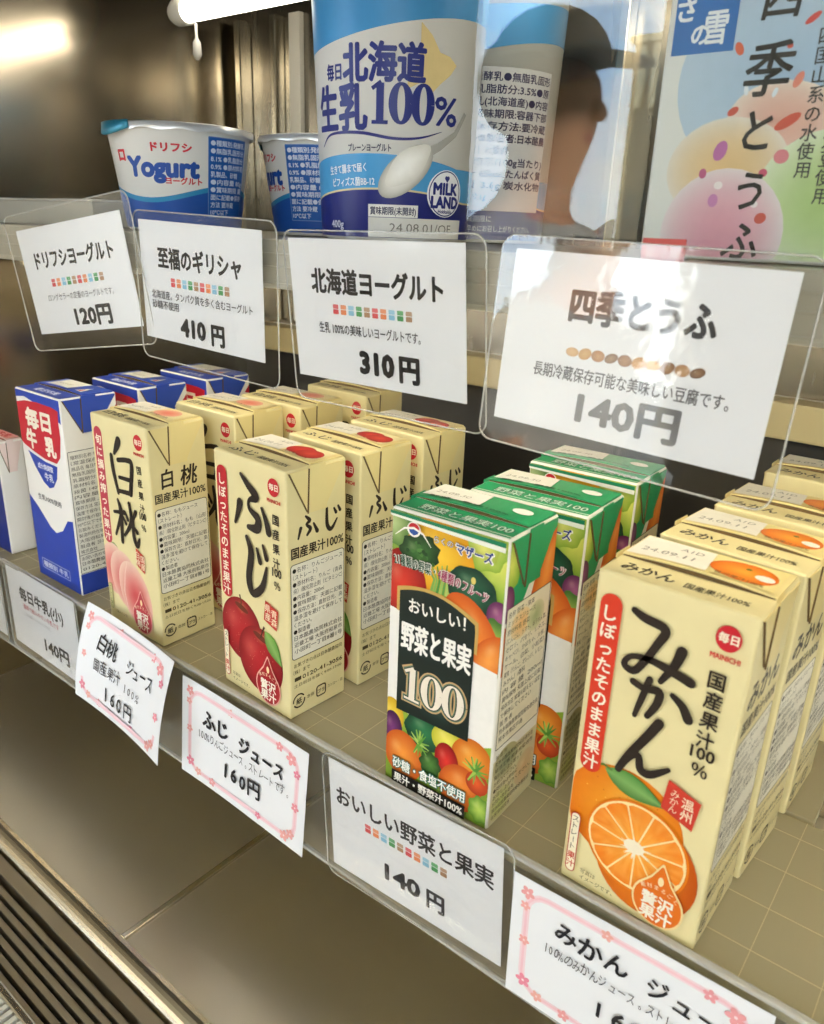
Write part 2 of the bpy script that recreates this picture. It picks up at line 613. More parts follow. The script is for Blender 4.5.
case = empty('refrigerated_display_case', (0, 0, FZ), label='open stainless steel refrigerated display case holding the cartons and cups', cat='display case')
def cbox(name, x0, x1, y0, y1, z0, z1, m, **k):
    return box(name, x0, x1, y0, y1, z0 - FZ, z1 - FZ, m, case, **k)
CL, CR, CB, CT = -.455, .80, .152, .372
cbox('side_panel', CL - .02, CL, -.31, CB + .03, FZ, CT + .02, M_mirror, bevel=.001)
cbox('side_panel', CR, CR + .02, -.31, CB + .03, FZ, CT + .02, M_mirror, bevel=.001)
cbox('back_panel', CL, CR, CB, CB + .02, .131, CT, M_back)
cbox('painted_shade_panel', CL, CR, CB - .004, CB + .02, -.012, .1095, M_dark)  # lower back wall, its shade put into the dark colour
cbox('lower_back_panel', CL, CR, CB - .004, CB + .02, -.3, -.0125, M_bright)
cbox('back_ledge', CL, CR, CB - .018, CB, .1100, .1305, M_beige, bevel=.0015)
# upright folded strips on the back panel, left of the yoghurt
for x, w, d, m in ((-.447, .007, .012, M_bright), (-.408, .006, .010, M_bright), (-.392, .012, .005, M_white), (-.30, .006, .01, M_bright), (-.12, .006, .01, M_bright), (.16, .006, .01, M_bright)):
    cbox('upright_strip', x, x + w, CB - d, CB, .135, CT - .012, m, bevel=.001)
cbox('canopy', CL, CR, -.20, CB, CT, CT + .02, M_dark, bevel=.001)
cbox('canopy_fascia', CL, CR, -.215, -.20, CT - .02, CT + .06, M_white, bevel=.002)
# deck of two steel sheets with a raised seam between them
DZ = -.12
for x0, x1 in ((CL, -.1775), (-.1745, .36), (.363, CR)):
    cbox('deck_panel', x0, x1, -.1762, CB - .004, DZ - .004, DZ, M_steel, bevel=.0012)
for x in (-.176, .3615):
    cbox('deck_seam', x - .0017, x + .0017, -.1762, CB - .004, DZ - .004, DZ + .0012, M_bright, bevel=.0006)
bm = bmesh.new()      # rounded front nosing of the deck
pr = [(-.1760 - .0110 * math.sin(R(a)), DZ - .0060 + .0063 * math.cos(R(a))) for a in range(0, 100, 10)] + [(-.1870, DZ - .016), (-.1760, DZ - .016)]
prism(bm, pr, lambda u, v, q: Vector((CL + q, u, v - FZ)), CR - CL)
bm_obj('deck_nosing', bm, M_bright, case)
cbox('grille_well', CL, CR, -.290, -.1870, DZ - .05, DZ - .045, M_gap)
cbox('grille_bar', CL, CR, -.1945, -.1878, DZ - .012, DZ - .002, M_black, bevel=.0008)
for k in range(6):
    y = -.1978 - k * .0048
    cbox('grille_slat', CL, CR, y - .0030, y, DZ - .016, DZ - .0025, M_black, bevel=.0006)
cbox('grille_bar', CL, CR, -.2285, -.2248, DZ - .012, DZ + .0005, M_bright, bevel=.0008)
bm = bmesh.new()
x = CL + .004
while x < CR:
    box_bm(bm, x, x + .0022, -.272, -.2285, DZ - .008 - FZ, DZ - .0015 - FZ)
    x += .0042
bm_obj('ribbed_grille', bm, M_white, case, kind='stuff')
cbox('grille_bar', CL, CR, -.290, -.272, DZ - .012, DZ + .001, M_bright, bevel=.001)
cbox('front_fascia', CL, CR, -.31, -.290, FZ, DZ, M_white, bevel=.003)

# fluorescent lamp under the canopy
lamp = empty('fluorescent_lamp', (-.392, .05, .341), label='white fluorescent tube lamp under the canopy of the display case', cat='lamp')
M_tube = mat('lit_tube', '#fff6e2', 0.4, emit=CASE_TUBE)
M_lampw = mat('lamp_white_plastic', '#e8e6de', 0.4)
bm = bmesh.new()
tube_bm(bm, [(0.008 + i * .1, 0, 0) for i in range(11)], .0068, 16)
bm_obj('tube', bm, M_tube, lamp, True)
bm = bmesh.new()
tube_bm(bm, [(-.006, 0, 0), (-.002, 0, 0), (.008, 0, 0)], [.006, .0080, .0080], 16)
bm_obj('end_cap', bm, M_lampw, lamp, True)
box('lamp_housing', -.004, 1.03, -.012, .014, 0.0078, .028, M_lampw, lamp, bevel=.002)
bm = bmesh.new()
tube_bm(bm, [(.016, 0, -.008), (.016, 0, -.016), (.016, 0, -.019), (.016, 0, -.026), (.016, 0, -.029)], [.0008, .0008, .0026, .003, .0012], 8)
bm_obj('pull_cord', bm, M_lampw, lamp, True)

# ================================================================== lower shelf
M_shelf = clear('shelf_clear_plastic', (0.80, 0.77, 0.62), 0.12, 1.5, haze=0.58, hcol=(0.80, 0.74, 0.54), glow=0.35)
M_rib = mat('shelf_rib_plastic', '#d2c8a2', 0.3)
shelf = empty('carton_shelf', (0, 0, -.0042), label='cream translucent plastic shelf with ribs carrying the juice cartons', cat='shelf')
box('shelf_board', CL + .002, .40, -.1180, -.0285, 0, .0042, M_shelf, shelf, bevel=.0008)
box('shelf_board', CL + .002, .082, -.0265, .125, 0, .0042, M_shelf, shelf, bevel=.0008)
for y in (-.103, -.082, -.061, -.040):
    box('shelf_rib', CL + .003, .399, y - .00015, y + .00015, .0040, .0043, M_rib, shelf)
for k in range(40):
    x = -.445 + k * .021
    if x < .39:
        box('shelf_rib', x - .00012, x + .00012, -.1175, -.029, .0040, .0043, M_rib, shelf)
for x in (CL + .012, -.05, .37):     # brackets carrying the shelf from the back panel
    box('bracket', x - .004, x + .004, -.105, CB - .006, -.022, -.0001, M_bright, shelf, bevel=.001)

M_pvc = clear('price_rail_pvc', (0.93, 0.93, 0.90), 0.10, 1.5, haze=0.05)
M_pvcedge = clear('price_rail_edge', (0.85, 0.84, 0.78), 0.12, 1.5, haze=0.45)
rail = empty('price_rail', (0, -.1190, -.06), label='clear plastic price rail along the front of the carton shelf', cat='price rail')
box('rail_strip', CL + .002, .40, -.0009, 0.0003, 0, .0620, M_pvc, rail)
box('rail_edge', CL + .002, .40, -.0016, .0009, .0615, .0632, M_pvcedge, rail, bevel=.0005)
box('rail_edge', CL + .002, .40, -.0016, .0006, -.0008, .0008, M_pvcedge, rail, bevel=.0004)

# ================================================================== upper shelf
UZ = .206
M_ushelf = mat('upper_shelf_steel', '#a7a296', 0.3, 0.9, rvar=0.05, scale=20)
ush = empty('upper_shelf', (0, 0, UZ - .006), label='grey upper shelf with ridged front rail carrying yoghurt cups and tofu', cat='shelf')
box('shelf_board', CL + .001, CR - .001, -.0835, CB - .0135, 0, .0055, M_ushelf, ush, bevel=.001)
M_rail = mat('grey_rail_plastic', '#a9a596', 0.3, var=0.03)
box('front_rail', CL + .001, CR - .001, -.0858, -.0838, -.0140, .0060, M_rail, ush, bevel=.0006)
for z in (-.0125, -.0058, -.0005, .0050):
    box('rail_ridge', CL + .001, CR - .001, -.0866, -.0856, z, z + .0010, M_rail, ush, bevel=.0003)
for x in (-.428, .0, .6):
    box('bracket', x - .003, x + .003, -.06, CB - .014, -.020, -.0002, M_bright, ush, bevel=.001)
# slim lamp tucked under the upper shelf behind its front rail
sl = empty('shelf_lamp', (0, -.0765, UZ - .0062), label='slim tube lamp tucked under the upper shelf behind its rail', cat='lamp')
M_slit = mat('lit_shelf_tube', '#fff3d8', 0.4, emit=SHELF_LAMP)
box('lamp_housing', CL + .02, CR - .02, -.006, .010, -.004, -.0001, M_lampw, sl, bevel=.0006)
bm = bmesh.new()
tube_bm(bm, [(CL + .03 + i * .119, .002, -.0082) for i in range(11)], .0040, 12)
bm_obj('tube', bm, M_slit, sl, True)
# shallow clear tray left of the first cup
M_tray = clear('tray_clear_plastic', (0.80, 0.79, 0.74), 0.08, 1.5, haze=0.3)
tr = empty('clear_tray', (-.452, -.062, UZ), label='shallow clear plastic tray at the left end of the upper shelf', cat='tray')
box('tray_base', 0, .120, 0, .09, 0, .0012, M_tray, tr)
for a in ((0, .120, 0, .0012), (0, .120, .0888, .09)):
    box('tray_wall', a[0], a[1], a[2], a[3], .0012, .0142, M_tray, tr)
for a in ((0, .0012), (.1188, .120)):
    box('tray_wall', a[0], a[1], .0012, .0888, .0012, .0142, M_tray, tr)
bm = bmesh.new()
tube_bm(bm, [(x_, y_, .0146) for x_, y_ in rrect(0, .120, 0, .09, .004)], .0009, 6, True)
bm_obj('tray_rim', bm, M_pvcedge, tr, True)
# upright glass guard in front of the second large cup and the tofu
M_guard = clear('guard_glass', (0.97, 0.98, 0.97), 0.0, 1.52)
gd = empty('glass_guard', (-.0665, -.0735, UZ), label='upright clear glass guard on the upper shelf in front of the tofu carton', cat='glass panel')
box('pane', 0, .50, 0, .003, 0, .150, M_guard, gd, bevel=.0004)
box('clip', .46, .48, -.001, .004, 0, .012, M_bright, gd, bevel=.0005)

# ================================================================== drink cartons
CW, CD, CH = 49.5, 34.0, 118.0      # millimetres
def fr_map(u, v, o):
    return (u / 1000, -o / 1000, v / 1000)
def sd_map(u, v, o):
    return ((CW + o) / 1000, u / 1000, v / 1000)
def top_map(h):
    return lambda u, v, o: (u / 1000, v / 1000, (h + o) / 1000)
def flap_map(u, v, o):
    t = min(max((v - .40 * CD) / (.555 * CD), 0), 1)
    x = min(max((u - .6) / (CW - 1.2), 0), 1) * 12
    i = min(int(x), 11)
    s = math.sin(math.pi * i / 12) * (1 - (x - i)) + math.sin(math.pi * (i + 1) / 12) * (x - i)
    return (u / 1000, v / 1000, (CH + .75 - .05 * t + 1.3 * s * (1 - t) + o) / 1000)
FCLIP = (0.7, CW - .7, 0.7, CH - .9)
SCLIP = (0.7, CD - .7, 0.7, CH - .9)

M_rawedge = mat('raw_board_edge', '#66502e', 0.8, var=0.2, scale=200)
def carton_shell(name, body_mat, ear_mat, hgt=CH, wid=CW, dep=CD, flap_mat=None):
    r = empty(name)
    bm = bmesh.new()
    box_bm(bm, 0, wid / 1000, 0, dep / 1000, 0, hgt / 1000, .0013, 3)
    # pillow the four walls a little, sink the front of the top
    bm_obj('body', bm, body_mat, r, False)
    bm = bmesh.new()      # flattened top fin, front edge lifted
    n = 12
    rows = []
    for i in range(n + 1):
        x = .0006 + (wid - 1.2) / 1000 * i / n
        lift = .0013 * math.sin(math.pi * i / n)
        rows.append([(x, dep * .40 / 1000, hgt / 1000 + .00075 + lift), (x, dep * .40 / 1000, hgt / 1000 + .0003 + lift * .9), (x, dep * .955 / 1000, hgt / 1000 - .0002), (x, dep * .955 / 1000, hgt / 1000 + .0007)])
    vv = [[bm.verts.new(p) for p in q] for q in rows]
    for a, b in zip(vv, vv[1:]):
        for k in range(4):
            bm.faces.new((a[k], a[(k + 1) % 4], b[(k + 1) % 4], b[k]))
    bm.faces.new(vv[0])
    bm.faces.new(list(reversed(vv[-1])))
    fl = bm_obj('top_flap', bm, flap_mat or ear_mat, r)
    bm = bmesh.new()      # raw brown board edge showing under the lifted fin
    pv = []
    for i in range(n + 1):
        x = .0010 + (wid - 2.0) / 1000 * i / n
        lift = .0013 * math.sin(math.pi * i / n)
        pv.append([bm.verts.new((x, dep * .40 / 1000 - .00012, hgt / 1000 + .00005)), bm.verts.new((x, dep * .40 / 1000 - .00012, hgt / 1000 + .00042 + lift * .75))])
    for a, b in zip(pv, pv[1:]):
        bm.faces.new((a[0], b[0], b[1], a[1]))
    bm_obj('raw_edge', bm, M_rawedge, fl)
    for sgn in (1, -1):   # folded ears on the two narrow sides with their sealed strip
        X = wid / 1000 if sgn > 0 else 0.0
        f = lambda u, v, w, X=X, sgn=sgn: Vector((X + sgn * (w - .00005), u / 1000, v / 1000))
        k = dep / CD
        bm = bmesh.new()
        prism(bm, [(1.2 * k, hgt - 1.0), (11.0 * k, hgt - 19.6), (21.5 * k, hgt - 19.6), (dep - 1.2, hgt - 1.0)], f, .0005)
        e = bm_obj('side_ear', bm, ear_mat, r)
        bm = bmesh.new()
        prism(bm, [(12.2 * k, hgt + .5), (11.4 * k, hgt - 20.2), (21.8 * k, hgt - 20.2), (21.0 * k, hgt + .5)], lambda u, v, w, f=f: f(u, v, w + .0005), .0004)
        bm_obj('seal_strip', bm, ear_mat, e)
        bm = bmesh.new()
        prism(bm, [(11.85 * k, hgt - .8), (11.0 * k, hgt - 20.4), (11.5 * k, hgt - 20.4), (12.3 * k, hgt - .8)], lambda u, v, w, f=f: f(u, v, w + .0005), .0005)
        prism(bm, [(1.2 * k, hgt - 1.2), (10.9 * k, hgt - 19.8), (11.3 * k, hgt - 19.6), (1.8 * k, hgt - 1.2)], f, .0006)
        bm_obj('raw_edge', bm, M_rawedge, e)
    return r

M_cream = mat('cream_carton_board', '#e5d8a3', 0.36, var=0.07, scale=55)
M_creamflap = mat('cream_carton_flap', '#ead99a', 0.36, var=0.05, scale=45)
RED, BLK = '#c3232e', '#2a211b'

def drop_pts(cx, yb, yt, rx, n=18):
    ry = rx * 1.02
    cy = yb + ry
    pts = []
    for i in range(n + 1):
        a = R(-215 + 250 * i / n)
        pts.append((cx + rx * math.cos(a), cy + ry * math.sin(a)))
    pts = pts + [(cx + rx * .38, cy + (yt - cy) * .62), (cx + .3, yt), (cx - .3, yt), (cx - rx * .38, cy + (yt - cy) * .62)]
    return pts
def mainichi_mark(A, cx, cy, r, c=RED):
    A.ell(cx, cy, r, r * 1.08, c)
    A.text('毎日', cx, cy - r * .30, r * .86, '#f4ead0', .03, 'c')
    A.text('MAINICHI', cx, cy - r * 1.85, r * .62, c, .03, 'c', fit=r * 2.3)
def juice_info(A, jname, raw):
    A.part('info_panel')
    A.frame(1.6, 30.2, 32.6, 76.0, '#3a342a', .35, 1.6, '#ece8d8')
    rows = ['●名称：' + jname, '（ストレート）', '●原材料名：' + raw, '県）/酸化防止剤（ビタミンC）', '●内容量：200ml', '●賞味期限：天面に記載', '●保存方法：直射日光、高', '温多湿を避けて保存して', 'ください。', '●製造者', '日本酪農協同株式会社', '近畿工場 大阪府和泉市', '小田町一丁目8番1号']
    for i, s in enumerate(rows):
        dot = s[0] == '●'
        y = 72.2 - i * 3.25
        if dot:
            A.ell(3.6, y + .85, 1.05, 1.05, '#26221c', n=12)
            s = s[1:]
        A.text(s, 5.0 if dot else 2.9, y, 2.65, '#3b352b', .008, fit=(26.6 if dot else 28.6) if len(s) > 9 else None, sx=.92)
    A.part('fine_print')
    A.text('お気づきの点は日本酪農協同', 2.4, 26.2, 2.3, '#4a412c', .01, fit=29)
    A.text('（株）まで', 1.9, 22.8, 2.3, '#4a412c', .01)
    A.text('0120-41-3056', 7.2, 18.9, 3.0, '#4a412c', .015, fit=24.5)
    A.rect(2.6, 19.0, 6.4, 20.9, '#4a412c')
    A.text('土日祝日を除く9:00-17:00', 2.2, 15.9, 1.9, '#5a503a', 0, fit=29)
    A.part('recycling_mark')
    A.line([(4.9 + 3.3 * math.cos(R(a)), 8.4 + 3.3 * math.sin(R(a))) for a in range(30, 190, 12)], .7, '#33291d')
    A.line([(4.9 + 3.3 * math.cos(R(a)), 8.4 + 3.3 * math.sin(R(a))) for a in range(210, 370, 12)], .7, '#33291d')
    A.text('紙', 4.9, 7.0, 3.4, '#33291d', .02, 'c')
    A.text('本体', 9.6, 7.4, 2.3, '#5a503a')
    A.frame(15.6, 5.4, 21.0, 10.8, '#33291d', .7, 1.2)
    A.text('プラ', 18.3, 7.0, 2.4, '#33291d', .02, 'c')
    A.text('ストロー・袋', 22.4, 7.4, 2.0, '#5a503a', 0, fit=9.5)

def juice_front(A, pill, pillc, ox=41.0, osz=6.0):
    A.part('slogan_pill')
    A.rect(2.4, 47.5, 9.8, 111.5, pillc, 3.6)
    A.vtext(pill, 6.1, 108.0, 5.7, '#f3ead4', .022, 59.5 / len(pill))
    A.part('brand_mark')
    mainichi_mark(A, 42.0, 109.6, 3.7)
    A.part('origin_lettering')
    for i, ch in enumerate('国産果汁'):
        A.text(ch, ox, 93.6 - i * 6.6, osz, BLK, .02, 'c', rot=random.uniform(-5, 5), sx=.95)
    A.text('100', ox, 69.4, 5.6, BLK, .025, 'c', fit=osz * 1.2)
    A.text('％', ox, 63.4, osz * .95, BLK, .02, 'c')
    return A
def stamp_mark(A, rows, c, pts):
    A.part('origin_stamp')
    A.poly(pts, c)
    cx = sum(p[0] for p in pts) / len(pts)
    cy = sum(p[1] for p in pts) / len(pts)
    ink = '#f1dfbf'
    n = len(rows)
    for j, s in enumerate(rows):
        x = cx + (n / 2 - .5 - j) * 4.3
        k = 8.4 / len(s)
        for i, ch in enumerate(s):
            A.text(ch, x, cy + 4.2 - (i + .5) * k - 1.35 - (.9 if j == 0 else -.6), min(4.2, k * 1.1), ink, .012, 'c')
def drop_badge(A, cx, c, edge):
    A.part('drop_badge')
    A.poly(drop_pts(cx, 2.2, 27.4, 8.9), edge)
    A.poly(drop_pts(cx, 2.9, 26.2, 8.2), c)
    A.ell(cx, 20.4, 1.0, 1.8, '#f6dfae', n=12)
    for i, ch in enumerate('素材まるごと'):
        a = R(118 - 11.5 * i)
        A.text(ch, cx + 11.2 * math.cos(a), 5.6 + 11.2 * math.sin(a), 2.0, '#f4e6c0', .01, 'c', rot=math.degrees(a) - 90)
    A.text('贅沢', cx, 10.0, 5.6, '#f6efdc', .03, 'c')
    A.text('果汁', cx, 4.6, 5.6, '#f6efdc', .03, 'c')
def straight_pill(A):
    A.part('straight_pill')
    A.frame(2.2, 5.0, 5.6, 29.5, '#b5392f', .35, 1.6, '#efe6c8')
    A.vtext('ストレート', 3.9, 28.6, 2.9, '#3a2c22', .01, 2.9)
    A.vtext('果汁', 3.9, 13.4, 3.2, '#c3392c', .02, 3.4)
    A.part('fine_print')
    A.text('写真は', 8.0, 7.0, 2.0, '#4a4030')
    A.text('イメージです。', 8.0, 4.4, 2.0, '#4a4030')

def leaf(A, x0, y0, x1, y1, w, ca, cb):
    dx, dy = x1 - x0, y1 - y0
    L = math.hypot(dx, dy)
    nx, ny = -dy / L, dx / L
    N = 10
    up = [(x0 + dx * i / N + nx * w * math.sin(math.pi * (i / N) ** .8), y0 + dy * i / N + ny * w * math.sin(math.pi * (i / N) ** .8)) for i in range(N + 1)]
    lo = [(x0 + dx * i / N - nx * w * math.sin(math.pi * (i / N) ** .8), y0 + dy * i / N - ny * w * math.sin(math.pi * (i / N) ** .8)) for i in range(N + 1)]
    mid = [(x0 + dx * i / N, y0 + dy * i / N) for i in range(N + 1)]
    pts = up + mid + lo
    M1 = N + 1
    fs, cs = [], []
    for i in range(N):
        fs.append((i, M1 + i, M1 + i + 1, i + 1))
        fs.append((M1 + i, 2 * M1 + i, 2 * M1 + i + 1, M1 + i + 1))
    for i in range(M1):
        cs.append(col(mix(ca, cb, i / N)))
    for i in range(M1):
        cs.append(col(mix(mix(ca, cb, .5), '#d8e6a0', .35)))
    for i in range(M1):
        cs.append(col(mix(ca, '#1f3d17', .35)))
    A.add(pts, fs, cs, True)

def top_print(r, kind, title, swatch):
    """date patch, fruit picture and title strip on the carton top"""
    A = Art(flap_map, (0.9, CW - .9, 14.6, 32.0), base=.20, eps=.035)
    A.part('date_patch')
    A.poly([(1.2, 14.8), (27, 14.8), (24.5, 31.6), (1.2, 31.6)], '#f0ece0')
    A.text('24.09.11', 4.0, 19.2, 4.6, '#8d8a84', -.008, fit=17)
    A.text('A1D', 14.5, 25.4, 4.0, '#8d8a84', -.008)
    A.part('top_picture')
    swatch(A)
    A.build(r, M_INK, cut=2.012)
    B = Art(top_map(CH), (0.9, CW - .9, .9, 13.2), base=.05)
    B.part('top_lettering')
    B.text(title, 4.5, 4.8, 6.2, BLK, .02, fit=17)
    B.text('国産果汁100%', 25, 4.6, 3.8, BLK, .012, fit=19)
    B.build(r, M_INK)

# ---- mandarin juice
def orange_carton():
    r = carton_shell('mandarin_juice_carton', M_cream, M_creamflap)
    A = Art(fr_map, FCLIP)
    A.part('fruit_picture')
    def skin_c(x, y, q):
        g = mix('#f0a02a', '#d9700f', q ** 1.5 * .8 + max(0, -y) * .25 + max(0, -x) * .15)
        return mix(g, '#f6d070', max(0, .5 - math.hypot(x - .15, y - .35)) * .9)
    A.blob(19.5, 35.5, 21, 18.5, skin_c, n=36, m=10)
    for i in range(60):
        a, q = random.uniform(0, 6.28), random.uniform(.1, .9)
        A.ell(19.5 + 20 * q * math.cos(a), 36 + 17 * q * math.sin(a), .28, .24, mix('#f7c35a', '#c8660f', random.random()), n=6)
    A.blob(29.5, 22.5, 17.8, 19.0, lambda x, y, q: mix('#e98a1e', '#b84e0c', q * .6 + max(0, x) * .4), n=36)
    leaf(A, 11.5, 51.2, 33, 46.8, 4.2, '#5f9a45', '#2f6b2b')
    A.line([(14, 51.6), (11.0, 52.4), (9.5, 52.0)], [.6, .8, 1.0], '#5a7a35')
    A.part('cut_fruit_picture')
    cx, cy, rx, ry = 25.8, 27.2, 17.2, 16.4
    A.blob(cx, cy, rx + .9, ry + .9, lambda x, y, q: '#e07a14', n=40, m=3)
    A.blob(cx, cy, rx, ry, lambda x, y, q: '#f7dca0', n=40, m=3)
    NS = 11
    for s in range(NS):
        a0 = 2 * math.pi * s / NS + .16
        a1 = a0 + 2 * math.pi / NS
        g = .035
        pts, cs, fs = [], [], []
        for j in range(6):
            q = .12 + (.955 - .12) * j / 5
            for i in range(6):
                a = a0 + g / q * .5 + (a1 - a0 - g / q) * i / 5
                qq = q - (.03 if (j == 5 and i in (0, 5)) else 0) + (.03 if (j == 0 and i in (0, 5)) else 0)
                pts.append((cx + rx * qq * math.cos(a), cy + ry * qq * math.sin(a)))
                cs.append(col(mix(mix('#f6a238', '#ea7a16', j / 5), '#ffd083', random.random() * .35)))
        for j in range(5):
            for i in range(5):
                fs.append((j * 6 + i, (j + 1) * 6 + i, (j + 1) * 6 + i + 1, j * 6 + i + 1))
        A.add(pts, fs, cs, True)
    A.ell(cx - .6, cy + .3, 3.6, 2.5, '#f9ecd0')
    for i in range(14):
        a = random.uniform(0, 6.28)
        A.line([(cx, cy), (cx + 5.6 * math.cos(a), cy + 4.6 * math.sin(a))], [1.0, .1], '#f9ecd0')
    juice_front(A, 'しぼったそのまま果汁', '#cf3a22')
    A.part('title_lettering')
    A.brush([(13.8, 108.8), (17.3, 107.4), (24.0, 105.9), (22.2, 100.3), (18.4, 92.3), (15.9, 89.2), (12.9, 90.4), (14.6, 93.6), (19.9, 94.8), (27.3, 93.8), (33.9, 92.3)], [2.2, 2.8, 3.0, 2.6, 2.5, 2.4, 2.2, 1.8, 2.2, 2.9, 3.2], BLK)
    A.brush([(29.9, 101), (28.4, 95.6), (25.0, 89.2)], [3.4, 2.8, 1.9], BLK)
    A.brush([(16.6, 85.8), (20.3, 84.9), (25.1, 85.6), (25.0, 81.3), (22.6, 76.2)], [2.3, 2.3, 2.8, 2.6, 2.0], BLK)
    A.brush([(21.7, 88.4), (20.2, 81.8), (18.6, 74.8)], [2.4, 2.2, 1.6], BLK)
    A.brush([(29.3, 86.2), (32.8, 83.9), (35.1, 80.4)], [1.8, 2.8, 3.2], BLK)
    A.brush([(26.8, 75.4), (23.4, 68.6), (19.0, 60.5), (16.0, 53.6)], [3.2, 3.0, 2.8, 2.4], BLK)
    A.brush([(17.0, 56.0), (19.8, 60.4), (22.0, 61.4), (23.3, 57.0), (26.6, 56.8), (32.0, 61.2)], [2.2, 2.2, 2.4, 2.8, 2.8, 1.6], BLK)
    stamp_mark(A, ['温州', 'みかん'], '#c63a2a', [(32.8, 58.2), (43.6, 54.6), (42.2, 43.9), (31.6, 47.4)])
    straight_pill(A)
    drop_badge(A, 36.0, '#dd6f1d', '#f2d79a')
    A.build(r, M_INK)
    B = Art(sd_map, SCLIP)
    B.part('title_lettering')
    B.text('みかん', 17, 86.8, 10.5, BLK, .028, 'c', fit=27, slant=.12)
    B.text('国産果汁100%', 2.6, 79.2, 5.4, BLK, .02, fit=29)
    juice_info(B, 'みかんジュース', 'みかん（愛媛')
    B.build(r, M_INK)
    def sw(A):
        A.poly([(27.6, 14.9), (47, 14.9), (47, 31.6), (25.2, 31.6)], '#eddc9a')
        A.blob(36, 22.5, 10.2, 7.4, lambda x, y, q: mix('#f4a93c', '#dd6d16', q), n=24, m=5)
        A.ell(36.5, 25.5, 1.0, .8, '#4d6a2c', n=8)
        A.text('贅沢果汁100%', 36.5, 15.6, 2.4, '#5b4025', .01, 'c')
        A.ell(42.5, 21.8, 3.0, 2.2, '#f0ede4', n=14)
    top_print(r, 'orange', 'みかん', sw)
    return r

# ---- apple juice
def apple(A, cx, cy, rx, ry, seed):
    rnd = random.Random(seed)
    def fn(x, y, q):
        c = mix('#b5222a', '#7a1118', q ** 2 * .8 + max(0, x) * .2)
        c = mix(c, '#e07a62', max(0, .42 - math.hypot(x + .45, y - .25)) * 1.3)
        return mix(c, '#e2b46a', max(0, .34 - math.hypot(x - .05, (y - .72) * 1.6)) * 2.2)
    A.blob(cx, cy, rx, ry, fn, n=36, m=10, lobe=.018, lobes=2)
    A.ell(cx + rx * .04, cy + ry * .70, rx * .34, ry * .09, '#6b2a1a', rot=-14)
    for i in range(26):
        a, q = rnd.uniform(0, 6.28), rnd.uniform(.2, .85)
        A.ell(cx + rx * q * math.cos(a), cy + ry * q * math.sin(a), .2, .2, '#d98f70', n=5)
def apple_carton():
    r = carton_shell('apple_juice_carton', M_cream, M_creamflap)
    A = Art(fr_map, FCLIP)
    A.part('fruit_picture')
    apple(A, 15.5, 33.5, 14.8, 16.5, 3)
    A.line([(15.5, 44.0), (16.2, 48.0), (15.2, 51.5)], [.9, .8, 1.1], '#5a3a1c')
    apple(A, 29.0, 22.8, 15.8, 17.2, 4)
    A.line([(30.0, 34.8), (31.4, 38.6), (32.8, 41.4)], [.8, .8, 1.2], '#3c2414')
    leaf(A, 33.2, 39.6, 44.8, 25.6, 4.3, '#7fb04c', '#3d7a2e')
    juice_front(A, 'しぼったそのまま果汁', '#b8232c', 43.0, 5.0)
    A.part('title_lettering')
    A.brush([(20.3, 110.6), (24.8, 106.9), (30.3, 102.6), (25.6, 100.0), (25.6, 96.2), (31.2, 92.8), (30.3, 88.2), (24.4, 87.4)], [1.8, 3.4, 4.4, 2.0, 2.4, 4.2, 4.6, 2.6], BLK)
    A.brush([(18.9, 97.4), (17.6, 93.2), (15.0, 87.2)], [4.2, 3.2, 1.6], BLK)
    A.brush([(34.0, 98.4), (36.8, 93.4), (38.4, 88.6)], [1.6, 3.0, 4.0], BLK)
    A.brush([(22.9, 82.2), (25.6, 75.4), (23.4, 62.6), (26.0, 56.0), (32.8, 61.2), (36.2, 71.5)], [2.4, 4.2, 4.2, 4.0, 3.6, 1.6], BLK)
    A.brush([(29.8, 78.6), (31.8, 73.0)], [1.6, 3.0], BLK)
    A.brush([(34.2, 81.4), (36.4, 76.0)], [1.6, 3.0], BLK)
    stamp_mark(A, ['青森', '県産'], '#c63a2e', [(34.6, 55.6), (43.4, 52.8), (42.0, 42.8), (33.2, 45.6)])
    straight_pill(A)
    drop_badge(A, 35.0, '#a81c25', '#e9b0a0')
    A.build(r, M_INK)
    B = Art(sd_map, SCLIP)
    B.part('title_lettering')
    B.brush([(10.4, 96.4), (12.6, 94.0), (10.8, 92.6), (13.0, 90.2), (11.2, 87.8)], [1.0, 1.9, 1.2, 1.9, 1.3], BLK)
    B.brush([(7.6, 91.6), (6.2, 87.2)], [1.8, 1.0], BLK)
    B.brush([(14.8, 92.2), (16.8, 88.2)], [1.0, 2.0], BLK)
    B.brush([(22.4, 97.0), (22.6, 89.6), (25.0, 87.0), (28.4, 91.0)], [1.4, 2.0, 2.0, .9], BLK)
    B.brush([(26.6, 96.2), (27.8, 94.0)], [1.0, 1.6], BLK)
    B.brush([(29.0, 96.8), (30.2, 94.6)], [1.0, 1.6], BLK)
    B.text('国産果汁100%', 2.2, 79.0, 5.6, BLK, .022, fit=30)
    juice_info(B, 'りんごジュース', 'りんご（青森')
    B.build(r, M_INK)
    def sw(A):
        A.poly([(27.6, 14.9), (47, 14.9), (47, 31.6), (25.2, 31.6)], '#ece0b0')
        A.blob(33, 22.8, 7, 6.2, lambda x, y, q: mix('#d8453a', '#a81f22', q), n=22, m=4)
        A.blob(40, 21.4, 6.6, 6.0, lambda x, y, q: mix('#dd5a48', '#b02a28', q), n=22, m=4)
        A.text('贅沢果汁100%', 36.5, 15.6, 2.4, '#7a3025', .01, 'c')
    top_print(r, 'apple', 'ふじ', sw)
    return r

